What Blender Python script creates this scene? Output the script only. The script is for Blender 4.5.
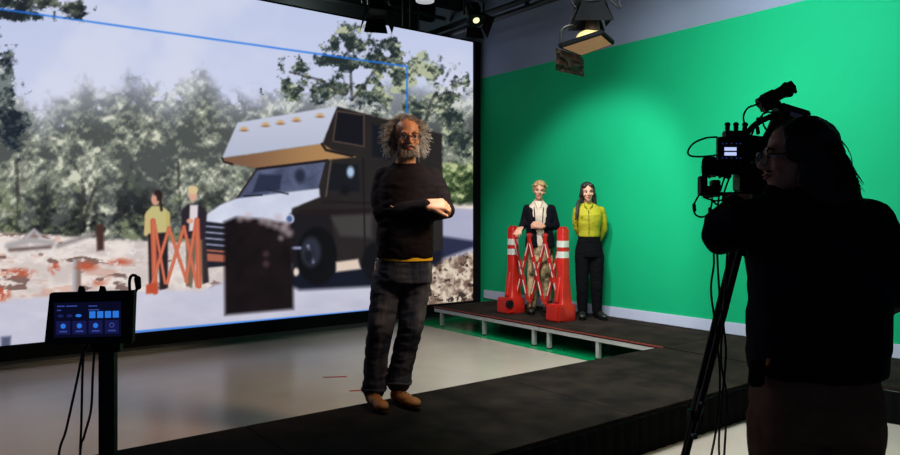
import bpy, bmesh, math, random
import numpy as np
from mathutils import Vector, Matrix, Euler, noise as mnoise
random.seed(7); rng = np.random.RandomState(11)
for o in list(bpy.data.objects): bpy.data.objects.remove(o)
S = bpy.context.scene
COL = S.collection
# ------------------------------------------------------------------ camera
# X runs along the video wall, Y runs along the green wall, Z is up; photo frame 900x455
F, PX0, PYH, H = 694.0, 450.0, 215.0, 1.5
FW = Vector((0.609, 0.793, 0)).normalized(); RT = Vector((FW.y, -FW.x, 0))
RZ = math.atan2(RT.y, RT.x)
cam = bpy.data.objects.new('camera', bpy.data.cameras.new('camera')); COL.objects.link(cam)
cam.location = (0, 0, H)
cam.rotation_euler = FW.to_track_quat('-Z', 'Y').to_euler()
cam.data.sensor_width = 36; cam.data.lens = 36 * F / 900; cam.data.shift_y = -(227.5 - PYH) / 900
cam.data.clip_start = 0.05
S.camera = cam
S.view_settings.view_transform = 'Standard'; S.view_settings.look = 'None'
S.view_settings.gamma = 1; S.view_settings.use_curve_mapping = False
S.view_settings.exposure = 0.0
def W(px, py, d):                     # point seen at a place of the photo, d metres deep
    return FW * d + RT * ((px - PX0) / F * d) + Vector((0, 0, H - (py - PYH) / F * d))
# ------------------------------------------------------------------ world and lights
wd = bpy.data.worlds.new('world'); S.world = wd; wd.use_nodes = True
wd.node_tree.nodes['Background'].inputs[0].default_value = (0.10, 0.13, 0.22, 1)
wd.node_tree.nodes['Background'].inputs[1].default_value = 0.16
def light(name, kind, loc, target, power, color=(1, 1, 1), size=0.3, size_y=None, cone=45, blend=0.5, spread=None):
    l = bpy.data.lights.new(name, kind); l.energy = power; l.color = color
    if kind == 'AREA':
        l.shape = 'RECTANGLE'; l.size = size; l.size_y = size_y or size
        if spread: l.spread = math.radians(spread)
    else:
        l.shadow_soft_size = size
        if kind == 'SPOT': l.spot_size = math.radians(cone); l.spot_blend = blend
    o = bpy.data.objects.new(name, l); COL.objects.link(o); o.location = loc
    o.rotation_euler = (Vector(target) - Vector(loc)).to_track_quat('-Z', 'Y').to_euler(); return o
light('wall_wash', 'AREA', (4.1, 3.3, 4.0), (6.7, 3.6, 1.7), 150, (0.90, 1.0, 0.95), 0.5, 5.2, spread=130)
light('stage_spot', 'SPOT', (4.3, 4.7, 3.75), (6.7, 5.75, 1.35), 400, (1.0, 0.96, 0.97), 0.16, cone=60, blend=0.6)
light('wall_spot', 'SPOT', (3.9, 3.2, 3.4), (6.7, 3.6, 1.5), 80, (0.93, 1.0, 1.0), 0.16, cone=70, blend=0.9)
light('floor_pool', 'SPOT', (4.9, 4.8, 4.4), (4.8, 5.1, 0), 230, (1.0, 0.91, 0.70), 0.25, cone=70, blend=0.9)
light('ceiling_fill', 'POINT', (4.4, 9.1, 4.45), (0, 0, 0), 14, (0.8, 1.0, 0.86), 0.15)  # added unseen fill that brightens the back wall and joists
light('presenter_key', 'SPOT', (3.9, 1.2, 3.3), (2.5, 3.8, 1.65), 330, (1.0, 0.70, 0.44), 0.3, cone=36, blend=0.6)
light('presenter_rim', 'SPOT', (1.2, 6.0, 4.2), (2.5, 3.9, 1.9), 260, (0.86, 0.92, 1.0), 0.15, cone=24, blend=0.6)  # added lamp, stands in for the video wall's backlight on his hair
light('deck_light', 'SPOT', (3.6, 3.9, 4.5), (3.9, 3.5, 0.2), 50, (1.0, 0.85, 0.62), 0.3, cone=70, blend=1.0)
light('near_floor_light', 'SPOT', (3.9, 1.9, 4.2), (3.9, 1.6, 0), 150, (1.0, 0.86, 0.52), 0.2, cone=40, blend=0.8)
light('upper_wall_light', 'AREA', (5.7, 2.6, 4.75), (6.7, 2.6, 4.2), 26, (0.75, 0.84, 1.0), 0.2, 3.5, spread=120)  # added unseen lamp that brightens the grey upper wall

# ------------------------------------------------------------------ materials
def srgb(c):
    return tuple((v/255/12.92 if v/255 <= 0.04045 else ((v/255+0.055)/1.055)**2.4) for v in c)
MATS = {}
def mat(name, col, rough=0.6, var=0.0, scale=20, metal=0.0, bump=0.0, bscale=None, emit=0, col2=None, spec=0.5, stretch=None, detail=4):
    if name in MATS: return MATS[name]
    m = bpy.data.materials.new(name); m.use_nodes = True; nt = m.node_tree; N = nt.nodes; b = N['Principled BSDF']
    if rough >= 0.8: spec = min(spec, 0.1)
    c = srgb(col); b.inputs['Roughness'].default_value = rough; b.inputs['Metallic'].default_value = metal
    b.inputs['Specular IOR Level'].default_value = spec
    tc = N.new('ShaderNodeTexCoord'); src = tc.outputs['Object']
    if stretch:
        mp = N.new('ShaderNodeMapping'); mp.inputs['Scale'].default_value = stretch; nt.links.new(src, mp.inputs[0]); src = mp.outputs[0]
    nz = N.new('ShaderNodeTexNoise'); nz.inputs['Scale'].default_value = scale; nz.inputs['Detail'].default_value = detail
    nt.links.new(src, nz.inputs[0])
    rp = N.new('ShaderNodeValToRGB'); rp.color_ramp.elements[0].position = 0.35; rp.color_ramp.elements[1].position = 0.65
    if col2: a, z = c, srgb(col2)
    else: a = tuple(v*(1-var) for v in c); z = tuple(min(1, v*(1+var)) for v in c)
    rp.color_ramp.elements[0].color = (*a, 1); rp.color_ramp.elements[1].color = (*z, 1)
    nt.links.new(nz.outputs['Fac'], rp.inputs[0]); nt.links.new(rp.outputs[0], b.inputs['Base Color'])
    if emit:
        nt.links.new(rp.outputs[0], b.inputs['Emission Color']); b.inputs['Emission Strength'].default_value = emit
    if bump:
        n2 = N.new('ShaderNodeTexNoise'); n2.inputs['Scale'].default_value = bscale or scale*3; nt.links.new(src, n2.inputs[0])
        bp = N.new('ShaderNodeBump'); bp.inputs['Strength'].default_value = bump; bp.inputs['Distance'].default_value = 0.01
        nt.links.new(n2.outputs['Fac'], bp.inputs['Height']); nt.links.new(bp.outputs[0], b.inputs['Normal'])
    MATS[name] = m; return m
M_BLACK = mat('black_metal', (17, 17, 20), 0.5, 0.2, 8, spec=0.3)
M_MATTE = mat('matte_black', (14, 14, 18), 0.8, 0.2, 8)
M_ALU = mat('aluminium', (196, 196, 196), 0.42, 0.06, 12, metal=0.6)
M_FLOOR = mat('studio_floor', (198, 184, 178), 0.26, 0.05, 1.3, bump=0.03, bscale=30, col2=(208, 195, 186))
M_DECK = mat('deck_carpet', (26, 20, 20), 0.95, 0.35, 4, bump=0.5, bscale=120, col2=(46, 37, 33), spec=0.15, detail=10)
M_GREEN = mat('chroma_green_paint', (10, 156, 104), 0.75, 0.02, 1.2, spec=0.15, col2=(11, 160, 108))
M_GREYWALL = mat('grey_wall_paint', (128, 136, 158), 0.8, 0.05, 1.5)
M_DARKWALL = mat('dark_wall_paint', (56, 58, 62), 0.9, 0.15, 1.5)
M_SKIRT = mat('skirting_paint', (176, 182, 204), 0.6, 0.03, 5)
M_RED = mat('barrier_plastic', (180, 32, 22), 0.38, 0.12, 9, bump=0.05)
M_REDTRIM = mat('red_edge_trim', (130, 44, 36), 0.6, 0.2, 30)
M_REFL = mat('reflective_tape', (205, 208, 200), 0.35, 0.08, 60)
M_SKIN_M = mat('ruddy_skin', (214, 146, 112), 0.5, 0.10, 25, bump=0.1, bscale=150)
M_SKIN_W = mat('light_skin', (214, 160, 132), 0.5, 0.06, 25)
M_SKIN_C = mat('operator_skin', (200, 140, 118), 0.5, 0.06, 25)

# ------------------------------------------------------------------ helpers
class MB:
    def __init__(s): s.v = []; s.f = []
    def add(s, vs, fs):
        n = len(s.v); s.v += [tuple(v) for v in vs]; s.f += [tuple(i+n for i in f) for f in fs]; return s
    def box(s, c, d, rot=None):
        c = Vector(c); R = rot if rot is not None else Matrix.Identity(3)
        if isinstance(R, (tuple, list)): R = Euler(R).to_matrix()
        vs = [c + R @ Vector((sx*d[0]/2, sy*d[1]/2, sz*d[2]/2)) for sx in (-1, 1) for sy in (-1, 1) for sz in (-1, 1)]
        return s.add(vs, [(0,1,3,2),(4,6,7,5),(0,4,5,1),(2,3,7,6),(0,2,6,4),(1,5,7,3)])
    def rings(s, rings, caps=True):
        n = len(rings[0]); vs = [p for r in rings for p in r]; fs = []
        for k in range(len(rings)-1):
            for i in range(n):
                j = (i+1) % n; fs.append((k*n+i, k*n+j, (k+1)*n+j, (k+1)*n+i))
        if caps:
            fs.append(tuple(range(n-1, -1, -1))); fs.append(tuple((len(rings)-1)*n+i for i in range(n)))
        return s.add(vs, fs)
    def tube(s, pts, r, seg=8, flat=1.0):
        pts = [Vector(p) for p in pts]; R = r if isinstance(r, (list, tuple)) else [r]*len(pts); rs = []; prev = None
        for i, p in enumerate(pts):
            t = (pts[min(i+1, len(pts)-1)] - pts[max(i-1, 0)])
            t = t.normalized() if t.length > 1e-9 else Vector((0, 0, 1))
            a = prev if prev is not None else (Vector((0, 0, 1)) if abs(t.z) < 0.9 else Vector((1, 0, 0)))
            u = (a - t*a.dot(t)); u = u.normalized() if u.length > 1e-6 else t.orthogonal().normalized()
            prev = u; w = t.cross(u)
            rs.append([p + (u*math.cos(2*math.pi*k/seg) + w*math.sin(2*math.pi*k/seg)*flat)*R[i] for k in range(seg)])
        return s.rings(rs)
    def cyl(s, a, b, r, r2=None, seg=20): return s.tube([a, b], [r, r if r2 is None else r2], seg)
    def cap(s, a, r0, b, r1, seg=14):                      # tapered capsule
        a, b = Vector(a), Vector(b); t = (b-a); L = t.length
        t = t.normalized() if L > 1e-7 else Vector((0, 0, 1))
        pts, rs = [], []
        for k in range(5):
            q = math.pi/2*(k/4.0); pts.append(a - t*r0*math.cos(q)); rs.append(max(1e-4, r0*math.sin(q)))
        for k in range(5):
            q = math.pi/2*(k/4.0); pts.append(b + t*r1*math.sin(q)); rs.append(max(1e-4, r1*math.cos(q)))
        u = t.orthogonal().normalized(); w = t.cross(u)
        return s.rings([[p + (u*math.cos(2*math.pi*k/seg) + w*math.sin(2*math.pi*k/seg))*r for k in range(seg)] for p, r in zip(pts, rs)])
    def chain(s, pr, seg=14):                              # [(point, radius), ...]
        for (a, ra), (b, rb) in zip(pr[:-1], pr[1:]): s.cap(a, ra, b, rb, seg)
        return s
    def ell(s, c, r, rot=None, seg=18, rn=11):
        c = Vector(c); R = Euler(rot).to_matrix() if isinstance(rot, (tuple, list)) else (rot or Matrix.Identity(3))
        if not hasattr(r, '__len__'): r = (r, r, r)
        rg = []
        for k in range(rn):
            q = math.pi*(0.02 + 0.96*k/(rn-1)); z = -math.cos(q); rr = math.sin(q)
            rg.append([c + R @ Vector((r[0]*rr*math.cos(2*math.pi*i/seg), r[1]*rr*math.sin(2*math.pi*i/seg), r[2]*z)) for i in range(seg)])
        return s.rings(rg)
    def loft(s, rg, seg=28, yaw=0, pw=2.0):                # [(centre, rx, ry), ...] horizontal rings
        out = []; cy, sy = math.cos(yaw), math.sin(yaw)
        for c, rx, ry in rg:
            ring = []
            for i in range(seg):
                a = 2*math.pi*i/seg; ca, sa = math.cos(a), math.sin(a)
                x = rx*math.copysign(abs(ca)**(2/pw), ca); y = ry*math.copysign(abs(sa)**(2/pw), sa)
                ring.append(Vector(c) + Vector((x*cy - y*sy, x*sy + y*cy, 0)))
            out.append(ring)
        return s.rings(out)
    def prism(s, poly, o, u, v, th):                       # polygon in plane (o,u,v) with thickness along u x v
        o, u, v = Vector(o), Vector(u), Vector(v); n = u.cross(v).normalized()*th
        a = [o + u*x + v*y for x, y in poly]; b = [p + n for p in a]; k = len(poly)
        return s.add(a+b, [tuple(range(k-1, -1, -1)), tuple(range(k, 2*k))] + [(i, (i+1) % k, k+(i+1) % k, k+i) for i in range(k)])
    def xf(s, Mx, start=0):
        s.v = s.v[:start] + [tuple(Mx @ Vector(v)) for v in s.v[start:]]; return s
    def build(s, name, m, parent=None, smooth=False, bevel=0, remesh=0, sm=2, wrinkle=None, loc=None, rot=None, auto=False):
        me = bpy.data.meshes.new(name); me.from_pydata(s.v, [], s.f); me.update()
        bm = bmesh.new(); bm.from_mesh(me); bmesh.ops.recalc_face_normals(bm, faces=bm.faces)
        if bevel: bmesh.ops.bevel(bm, geom=bm.edges[:], offset=bevel, segments=2, affect='EDGES', clamp_overlap=True)
        bm.to_mesh(me); bm.free()
        if remesh:
            t = bpy.data.objects.new('t', me); COL.objects.link(t)
            md = t.modifiers.new('r', 'REMESH'); md.mode = 'VOXEL'; md.voxel_size = remesh
            if sm: m2 = t.modifiers.new('s', 'SMOOTH'); m2.iterations = sm; m2.factor = 0.5
            dg = bpy.context.evaluated_depsgraph_get(); ev = t.evaluated_get(dg)
            me2 = bpy.data.meshes.new_from_object(ev); bpy.data.objects.remove(t); bpy.data.meshes.remove(me); me = me2; me.name = name
            smooth = True
            if wrinkle:
                amp, sc = wrinkle[0], Vector(wrinkle[1])
                ns = [v.normal.copy() for v in me.vertices]
                for v, n in zip(me.vertices, ns):
                    p = Vector((v.co.x*sc.x, v.co.y*sc.y, v.co.z*sc.z))
                    w = mnoise.noise(p) + 0.5*mnoise.noise(p*2.3)
                    v.co += n*amp*(1-2*abs(w))
        me.materials.clear(); me.materials.append(m)
        if smooth: me.polygons.foreach_set('use_smooth', [True]*len(me.polygons))
        if auto:
            me.polygons.foreach_set('use_smooth', [True]*len(me.polygons)); me.set_sharp_from_angle(angle=math.radians(40))
        o = bpy.data.objects.new(name, me); COL.objects.link(o); o.parent = parent
        if loc is not None: o.location = loc
        if rot is not None: o.rotation_euler = rot
        return o
def tag(o, label=None, cat=None, group=None, kind=None):
    if label: o['label'] = label
    if cat: o['category'] = cat
    if group: o['group'] = group
    if kind: o['kind'] = kind
    return o
def thing(name, loc, label, cat, group=None, rz=0):
    o = bpy.data.objects.new(name, None); COL.objects.link(o); o.location = loc; o.rotation_euler = (0, 0, rz)
    o.empty_display_size = 0.1
    return tag(o, label, cat, group)
def kids(o): return [c for c in bpy.data.objects if c.parent == o]
def copy_tree(o, parent=None):
    c = o.copy(); COL.objects.link(c); c.parent = parent
    for ch in kids(o): copy_tree(ch, c)
    return c
def curve_pts(P, n=8):                                     # Catmull-Rom
    P = [Vector(p) for p in P]; Q = [P[0]*2-P[1]] + P + [P[-1]*2-P[-2]]; out = []
    for i in range(1, len(Q)-2):
        for k in range(n):
            t = k/n; a, b, c, d = Q[i-1], Q[i], Q[i+1], Q[i+2]
            out.append(0.5*((2*b) + (c-a)*t + (2*a-5*b+4*c-d)*t*t + (3*b-a-3*c+d)*t**3))
    return out + [P[-1]]

# ------------------------------------------------------------------ setting
XG, YL, HP = 6.72, 8.0, 0.26
def struct(o): o['kind'] = 'structure'; return o
struct(MB().box((2.6, 3.5, -0.05), (8.4, 12.2, 0.1)).build('floor', M_FLOOR))
m = MB(); m.box((XG+0.06, 3.5, 1.775), (0.12, 12.2, 3.55)); struct(m.build('wall_right', M_GREEN))
m = MB(); m.box((XG+0.06, 3.5, 4.225), (0.12, 12.2, 1.35)); struct(m.build('wall_right_upper', M_GREYWALL))
struct(MB().box((2.6, 9.66, 2.45), (8.4, 0.12, 4.9)).build('wall_back', M_DARKWALL))
struct(MB().box((2.6, 3.5, 4.95), (8.4, 12.2, 0.1)).build('ceiling', M_DARKWALL))
struct(MB().box((XG-0.012, 3.3, HP+0.064), (0.024, 9.2, 0.122)).build('baseboard_right', M_SKIRT, bevel=0.004))
MB().box((XG-0.63, 6.8, 0.0015), (1.24, 5.4, 0.003)).build('floor_green_paint', mat('green_floor_paint', (6, 150, 90), 0.25, 0.03, 2))['kind'] = 'structure'
# ceiling joists and services above the video wall
for k, y in enumerate((8.45, 9.2)):
    struct(MB().box((3.2, y, 4.78), (7.0, 0.12, 0.22)).build('trim_%d' % (k+1), M_DARKWALL))

# ------------------------------------------------------------------ video wall with its picture
def build_screen():
    x0, x1, z0, z1 = -0.9, 6.575, 0.228, 4.075
    nx, nz = 690, 350
    X, Z = np.meshgrid(np.linspace(x0, x1, nx), np.linspace(z0, z1, nz))
    D = FW.x*X + FW.y*YL; Lt = RT.x*X + RT.y*YL
    px = PX0 + F*Lt/D; py = PYH - F*(Z-H)/D
    def vn(sc, seed, sx=1.0):                     # smooth value noise
        r = np.random.RandomState(seed); T = r.rand(256, 256)
        a = (px*sx/sc + 1000) % 256; b = (py/sc + 1000) % 256
        i = a.astype(int); j = b.astype(int); fa = a-i; fb = b-j; fa = fa*fa*(3-2*fa); fb = fb*fb*(3-2*fb)
        i2, j2 = (i+1) % 256, (j+1) % 256; i %= 256; j %= 256
        return (T[j, i]*(1-fa)+T[j, i2]*fa)*(1-fb) + (T[j2, i]*(1-fa)+T[j2, i2]*fa)*fb
    def fbm(sc, seed, n=4, sx=1.0, up=0):
        nonlocal py
        if up:
            py = py+up; t = fbm(sc, seed, n, sx); py = py-up; return t
        t = 0; w = 0
        for k in range(n): t = t + vn(sc/2**k, seed+k, sx)*0.62**k; w += 0.62**k
        return t/w
    img = np.zeros(px.shape+(3,))
    def put(mask, c):
        c = np.asarray(c, float)
        if c.ndim == 1: c = np.broadcast_to(c, img.shape)
        img[:] = img*(1-mask[..., None]) + c*mask[..., None]
    def poly(P, soft=0.8):
        P = np.array(P, float); n = len(P); inside = np.zeros(px.shape, bool); dist = np.full(px.shape, 1e9)
        for i in range(n):
            a, b = P[i], P[(i+1) % n]; ex, ey = b-a
            t = np.clip(((px-a[0])*ex + (py-a[1])*ey)/(ex*ex+ey*ey+1e-9), 0, 1)
            dist = np.minimum(dist, np.hypot(px-a[0]-t*ex, py-a[1]-t*ey))
            c = ((a[1] > py) != (b[1] > py)) & (px < (b[0]-a[0])*(py-a[1])/((b[1]-a[1]) if b[1] != a[1] else 1e-9)+a[0])
            inside ^= c
        s = np.where(inside, dist, -dist); return np.clip(s/soft*0.5+0.5, 0, 1)
    def line(pts, w, soft=0.7):
        d = np.full(px.shape, 1e9)
        for a, b in zip(pts[:-1], pts[1:]):
            ex, ey = b[0]-a[0], b[1]-a[1]; t = np.clip(((px-a[0])*ex+(py-a[1])*ey)/(ex*ex+ey*ey), 0, 1)
            d = np.minimum(d, np.hypot(px-a[0]-t*ex, py-a[1]-t*ey))
        return np.clip((w-d)/soft*0.5+0.5, 0, 1)
    def ellp(cx, cy, rx, ry, soft=0.8):
        d = (1-np.sqrt(((px-cx)/rx)**2+((py-cy)/ry)**2))*min(rx, ry); return np.clip(d/soft*0.5+0.5, 0, 1)
    sm = lambda a, b, v: (lambda t: t*t*(3-2*t))(np.clip((v-a)/(b-a), 0, 1))
    L = lambda t, a, b: np.asarray(a, float)*(1-t[..., None]) + np.asarray(b, float)*t[..., None]
    put(np.ones_like(px), L(np.clip((py+40)/260, 0, 1), (190, 202, 236), (222, 224, 244)))
    put(0.5*sm(0.5, 0.8, fbm(90, 3)), (228, 230, 245))
    # bushes and trees
    def foliage(mask, dark, mid, lite, seed, sc=9, thr=0.5):
        n = fbm(sc, seed, 4); f2 = fbm(sc*2.6, seed+20, 3); lt = (fbm(sc*1.6, seed+7, 4)-fbm(sc*1.6, seed+7, 4, up=-sc*0.55)); tone = np.clip(0.49+(fbm(sc*6, seed+31, 2)-0.5)*0.45+(0.62*n+0.38*f2-0.5)*0.8+lt*0.55, 0, 1)
        c = L(sm(0.36, 0.55, tone), dark, mid); c = c*(1-sm(0.53, 0.68, tone)[..., None]) + np.asarray(lite, float)*sm(0.53, 0.68, tone)[..., None]
        put(mask, c)
    topx = [-200, 0, 25, 40, 62, 85, 105, 128, 150, 170, 190, 205, 222, 250, 300, 480]
    topy = [30, 62, 100, 112, 100, 88, 92, 80, 88, 96, 84, 72, 92, 96, 92, 90]
    top = np.interp(px, topx, topy)
    m1 = sm(-14, 10, py-top + 34*(fbm(15, 40)-0.5)) * sm(0.28, 0.5, fbm(9, 44)+np.clip((py-top)/55, -0.3, 0.9)*0.6)
    foliage(m1*(0.55+0.45*sm(0, 45, py-top))*(py < 250), (82, 87, 86), (138, 143, 130), (212, 214, 194), 60, 7.5)
    foliage(sm(150, 225, py)*sm(0.42, 0.62, fbm(22, 71))*(py < 245)*(px < 235), (30, 32, 36), (62, 68, 60), (120, 128, 100), 66, 7)
    # left dark tree and branch, right gum tree
    def crown(blobs, seed, den=0.0):
        g = np.zeros_like(px)
        for cx, cy, rx, ry in blobs: g = np.maximum(g, 1.25-np.sqrt(((px-cx)/rx)**2+((py-cy)/ry)**2))
        return sm(0.44, 0.66, g*0.55 + 1.25*(fbm(9, seed, 5)-0.5)+0.2+den)*(g > 0)
    foliage(crown([(0, 85, 22, 48), (8, 120, 26, 36), (-30, 90, 40, 60)], 81), (34, 40, 52), (66, 76, 78), (120, 130, 130), 83, 7)
    foliage(crown([(30, 2, 46, 14), (70, 8, 22, 14), (-30, -20, 70, 40), (18, 14, 34, 8)], 84, 0.06), (34, 40, 46), (60, 68, 64), (104, 112, 100), 86, 7)
    gum = [(352, 40, 26, 22), (338, 60, 28, 18), (378, 62, 30, 20), (392, 48, 16, 14), (300, 68, 24, 14), (296, 88, 30, 14), (330, 88, 40, 20),
           (400, 80, 26, 24), (428, 70, 24, 16), (445, 96, 26, 22), (452, 120, 26, 26), (420, 112, 34, 30), (455, 82, 16, 20), (462, 145, 20, 25), (375, 95, 40, 24)]
    foliage(crown(gum, 90), (40, 50, 52), (96, 106, 94), (184, 190, 160), 92, 5)
    for pts, w in (([(352, 100), (350, 60), (344, 35)], 1.4), ([(352, 100), (372, 74), (388, 56)], 1.2), ([(352, 100), (320, 80), (290, 72)], 1.2), ([(420, 140), (432, 100), (450, 70)], 1.4),
                   ([(78, 235), (84, 190), (72, 160)], 2.2), ([(78, 235), (98, 180)], 1.6), ([(40, 235), (46, 185)], 1.6), ([(118, 235), (124, 190), (132, 165)], 1.8), ([(180, 210), (178, 160)], 1.4), ([(20, 235), (16, 160)], 2)):
        put(line(pts, w)*0.65*sm(0.3, 0.5, fbm(8, 99)), (52, 50, 50))
    foliage(sm(0, 8, py-158+10*(fbm(12, 95)-0.5))*(px > 430), (36, 52, 34), (98, 116, 76), (190, 200, 150), 97, 7)
    # ground
    gl = np.interp(px, [-200, 0, 60, 120, 200, 300, 430, 480], [232, 233, 236, 240, 240, 225, 206, 203]) + 7*(fbm(20, 120)-0.5)
    gm = sm(-2, 3, py-gl)
    put(gm, L(sm(.3, .7, fbm(10, 130, 5, .5)), (210, 197, 194), (240, 228, 222)))
    put(gm*0.5*sm(0.66, 0.76, fbm(16, 140, 4, 0.35))*(py < 300)*(px < 225), (206, 150, 130))
    put(gm*sm(0.60, 0.68, fbm(9, 150, 4, 0.45))*(py < 290)*(px < 225), (130, 104, 98))
    put(gm*sm(0.56, 0.7, fbm(5, 155, 3, 0.6))*(py < 262)*(px < 225), (236, 228, 226))
    rd = np.interp(px, [-200, 0, 60, 200, 300, 400, 480], [300, 300, 296, 288, 262, 262, 264]) + 8*(fbm(25, 160)-0.5)
    put(sm(-3, 3, py-rd), L(fbm(18, 165, 4, 0.4), (188, 188, 208), (216, 216, 232)))
    # right: road, van shadow, rubble verge
    put((px > 400)*sm(-1.5, 1.5, py-207-0.05*(px-430)), L(fbm(15, 170, 3, 0.3), (166, 168, 196), (184, 184, 208)))
    put(poly([(360, 232), (440, 236), (474, 241), (474, 247), (433, 262), (360, 275)], 2), (44, 46, 74))
    vg = (px > 405)*sm(-3, 3, py-262+0.45*(px-433)*0.6 + 5*(fbm(8, 175)-0.5))
    put(vg, L(sm(0.3, 0.7, fbm(6, 177, 4)), (120, 96, 84), (226, 210, 190))); put(vg*sm(0.6, 0.66, fbm(5, 182)), (62, 50, 46))
    # logs
    put(line([(8, 246), (30, 240), (52, 243)], 3.2, 2), (176, 170, 172)); put(line([(10, 250), (50, 247)], 1.4, 2), (90, 72, 70))
    put(line([(26, 238), (34, 230), (40, 236)], 1.6, 1.5), (186, 180, 186)); put(line([(58, 246), (94, 234)], 2, 2), (150, 140, 142))
    put(poly([(96, 225), (104, 224), (104, 250), (97, 251)], 1.5), (72, 48, 44))
    put(poly([(73, 259), (81, 260), (81, 292), (72, 292)], 1.0), L(sm(73, 79, px), (182, 182, 186), (142, 118, 112)))
    for cx, cy, rx, ry in ((18, 273, 14, 4), (54, 268, 5, 6), (86, 266, 10, 4), (2, 294, 8, 7), (98, 283, 6, 2), (120, 262, 10, 3)):
        put(ellp(cx, cy, rx, ry, 2.5)*sm(0.3, 0.55, fbm(5, 190)), (192, 92, 66))
    put(poly([(1, 337), (11, 336), (10, 350), (1, 350)], 1.5), (88, 92, 120))
    # camper van
    put(poly([(293, 262), (372, 258), (442, 246), (442, 262), (380, 286), (300, 290), (286, 284)], 2.5), (22, 24, 40))
    side = poly([(336, 106), (442, 134), (443, 250), (380, 262), (326, 262), (300, 262), (290, 240), (288, 212), (318, 196), (326, 160), (322, 146)], 1)
    put(side, L(fbm(30, 200), (36, 31, 34), (46, 40, 41)))
    put(poly([(324, 200), (372, 202), (372, 204.5), (322, 203)], 1), (34, 26, 30)); put(poly([(300, 210), (372, 208), (372, 214), (296, 216)], 1.2), (36, 26, 30))
    put(poly([(330, 216), (372, 214), (372, 238), (340, 236)], 2.5), (66, 62, 63))
    put(poly([(337, 111), (364, 115), (364, 146.5), (333, 141)], 1.4), (24, 22, 30)); put(line([(337, 111), (364, 115), (364, 146.5), (333, 141), (337, 111)], 0.8), (78, 64, 60))
    put(poly([(372, 124), (392, 129), (392, 160), (372, 156)], 1.5), (24, 24, 34))
    put(poly([(333, 163), (358, 165), (360, 192), (325, 190)], 1.2), (26, 26, 34)); put(ellp(350.5, 172, 3.6, 5.4, 1.5), (172, 196, 226)); put(ellp(345, 190, 5, 5, 2), (22, 20, 26))
    put(line([(363, 158), (365, 250)], 0.7), (26, 22, 26)); put(line([(331, 160), (326, 196)], 0.9), (86, 74, 70))
    put(poly([(222, 158), (322, 143.5), (332, 150), (356, 157), (326, 160), (258, 169), (250, 167), (226, 163)], 1), L(sm(225, 330, px), (126, 92, 72), (176, 134, 88)))
    put(poly([(237.5, 122.5), (337.5, 106), (334, 114), (322, 143.5), (222, 158)], 1), L(np.clip((py-110)/45, 0, 1), (202, 206, 226), (184, 190, 212)))
    put(line([(322, 144), (326, 150), (352, 156)], 1.3), (34, 26, 30)); put(line([(222, 158), (224, 162), (232, 164)], 1.1), (40, 30, 32))
    for cx, cy in ((244, 129), (265.5, 124.5), (280.5, 122.3), (296.5, 119.4), (320, 115.3)):
        put(ellp(cx, cy, 3.6, 2.2, 1), (206, 170, 124)); put(ellp(cx, cy+1.7, 3, 0.8, 1), (140, 104, 80))
    put(poly([(257, 169), (327, 160.5), (319.5, 189), (236, 200)], 1), L(fbm(14, 215), (56, 62, 88), (112, 120, 152)))
    put(poly([(259, 174), (282, 175), (280, 190), (252, 193)], 1.4), (44, 50, 74)); put(ellp(300, 176, 5, 7, 2), (44, 46, 66))
    put(line([(257, 169), (327, 160.5)], 1.3), (34, 26, 32)); put(line([(327, 160.5), (319.5, 189)], 1.2), (44, 36, 38)); put(line([(257, 169), (236, 200)], 1.1), (50, 44, 48))
    put(poly([(236, 198.5), (319, 188.5), (320, 197), (292, 208), (290, 226), (230, 232), (205, 228), (206, 215), (220, 205)], 1.2), L(fbm(20, 220), (196, 202, 226), (224, 228, 244)))
    put(line([(244, 196), (262, 195)], 0.7), (30, 30, 36)); put(line([(266, 189), (288, 194)], 0.7), (40, 40, 50))
    put(poly([(203, 221), (228, 224), (228, 266), (204, 268)], 1), (34, 34, 46))
    for k in range(6): put(line([(204, 226+6*k), (227, 228+6*k)], 0.8), (150, 150, 176) if k < 4 else (190, 110, 84))
    put(poly([(203, 253), (226, 255), (226, 262), (204, 261)], 1), (176, 104, 84))
    put(poly([(290, 214), (330, 214), (334, 240), (330, 262), (300, 270), (290, 262)], 2), (30, 26, 32))
    put(ellp(317, 256, 20, 29, 1.5), (16, 15, 20)); put(ellp(311, 252, 10, 15, 2), (46, 48, 62)); put(line([(308, 246), (313, 262)], 1.1, 1.5), (150, 160, 190)); put(ellp(309, 256, 4.5, 7, 2), (28, 28, 38))
    put(poly([(336, 262), (358, 259), (361, 269), (336, 272)], 1.4), (226, 206, 190)); put(ellp(296, 272, 3, 4, 1.2), (232, 214, 200))
    put(ellp(376, 262, 14, 20, 1.5), (18, 17, 22))
    put(ellp(289.5, 219, 4.6, 5, 1), (206, 214, 236)); put(ellp(289.5, 219, 3, 3.4, 1), (80, 100, 150)); put(line([(290, 248), (300, 248)], 1.5), (130, 136, 170))
    # post out of focus in front of the van
    put(poly([(224, 222), (236, 217), (262, 219), (292, 224), (293.5, 309), (225, 315)], 2.2), L(fbm(16, 230), (18, 13, 17), (34, 24, 28)))
    for cx, cy, r in ((262, 221, 3.4), (269, 223, 4), (276, 226, 3.4), (283, 229, 4), (289, 233, 4), (286, 225, 3.6), (281, 238, 2.4), (278, 218, 4), (240, 219, 3), (248, 217, 4), (266, 254, 2.6), (266, 264, 3)):
        put(ellp(cx, cy, r, r, 2.6)*0.6, (196, 178, 184) if cy < 245 else (104, 74, 84))
    # the two women and their barrier seen again in the picture
    put(poly([(148, 232), (168, 232), (168, 288), (160, 290), (158, 255), (156, 290), (149, 289)], 1), (42, 34, 40))
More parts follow.
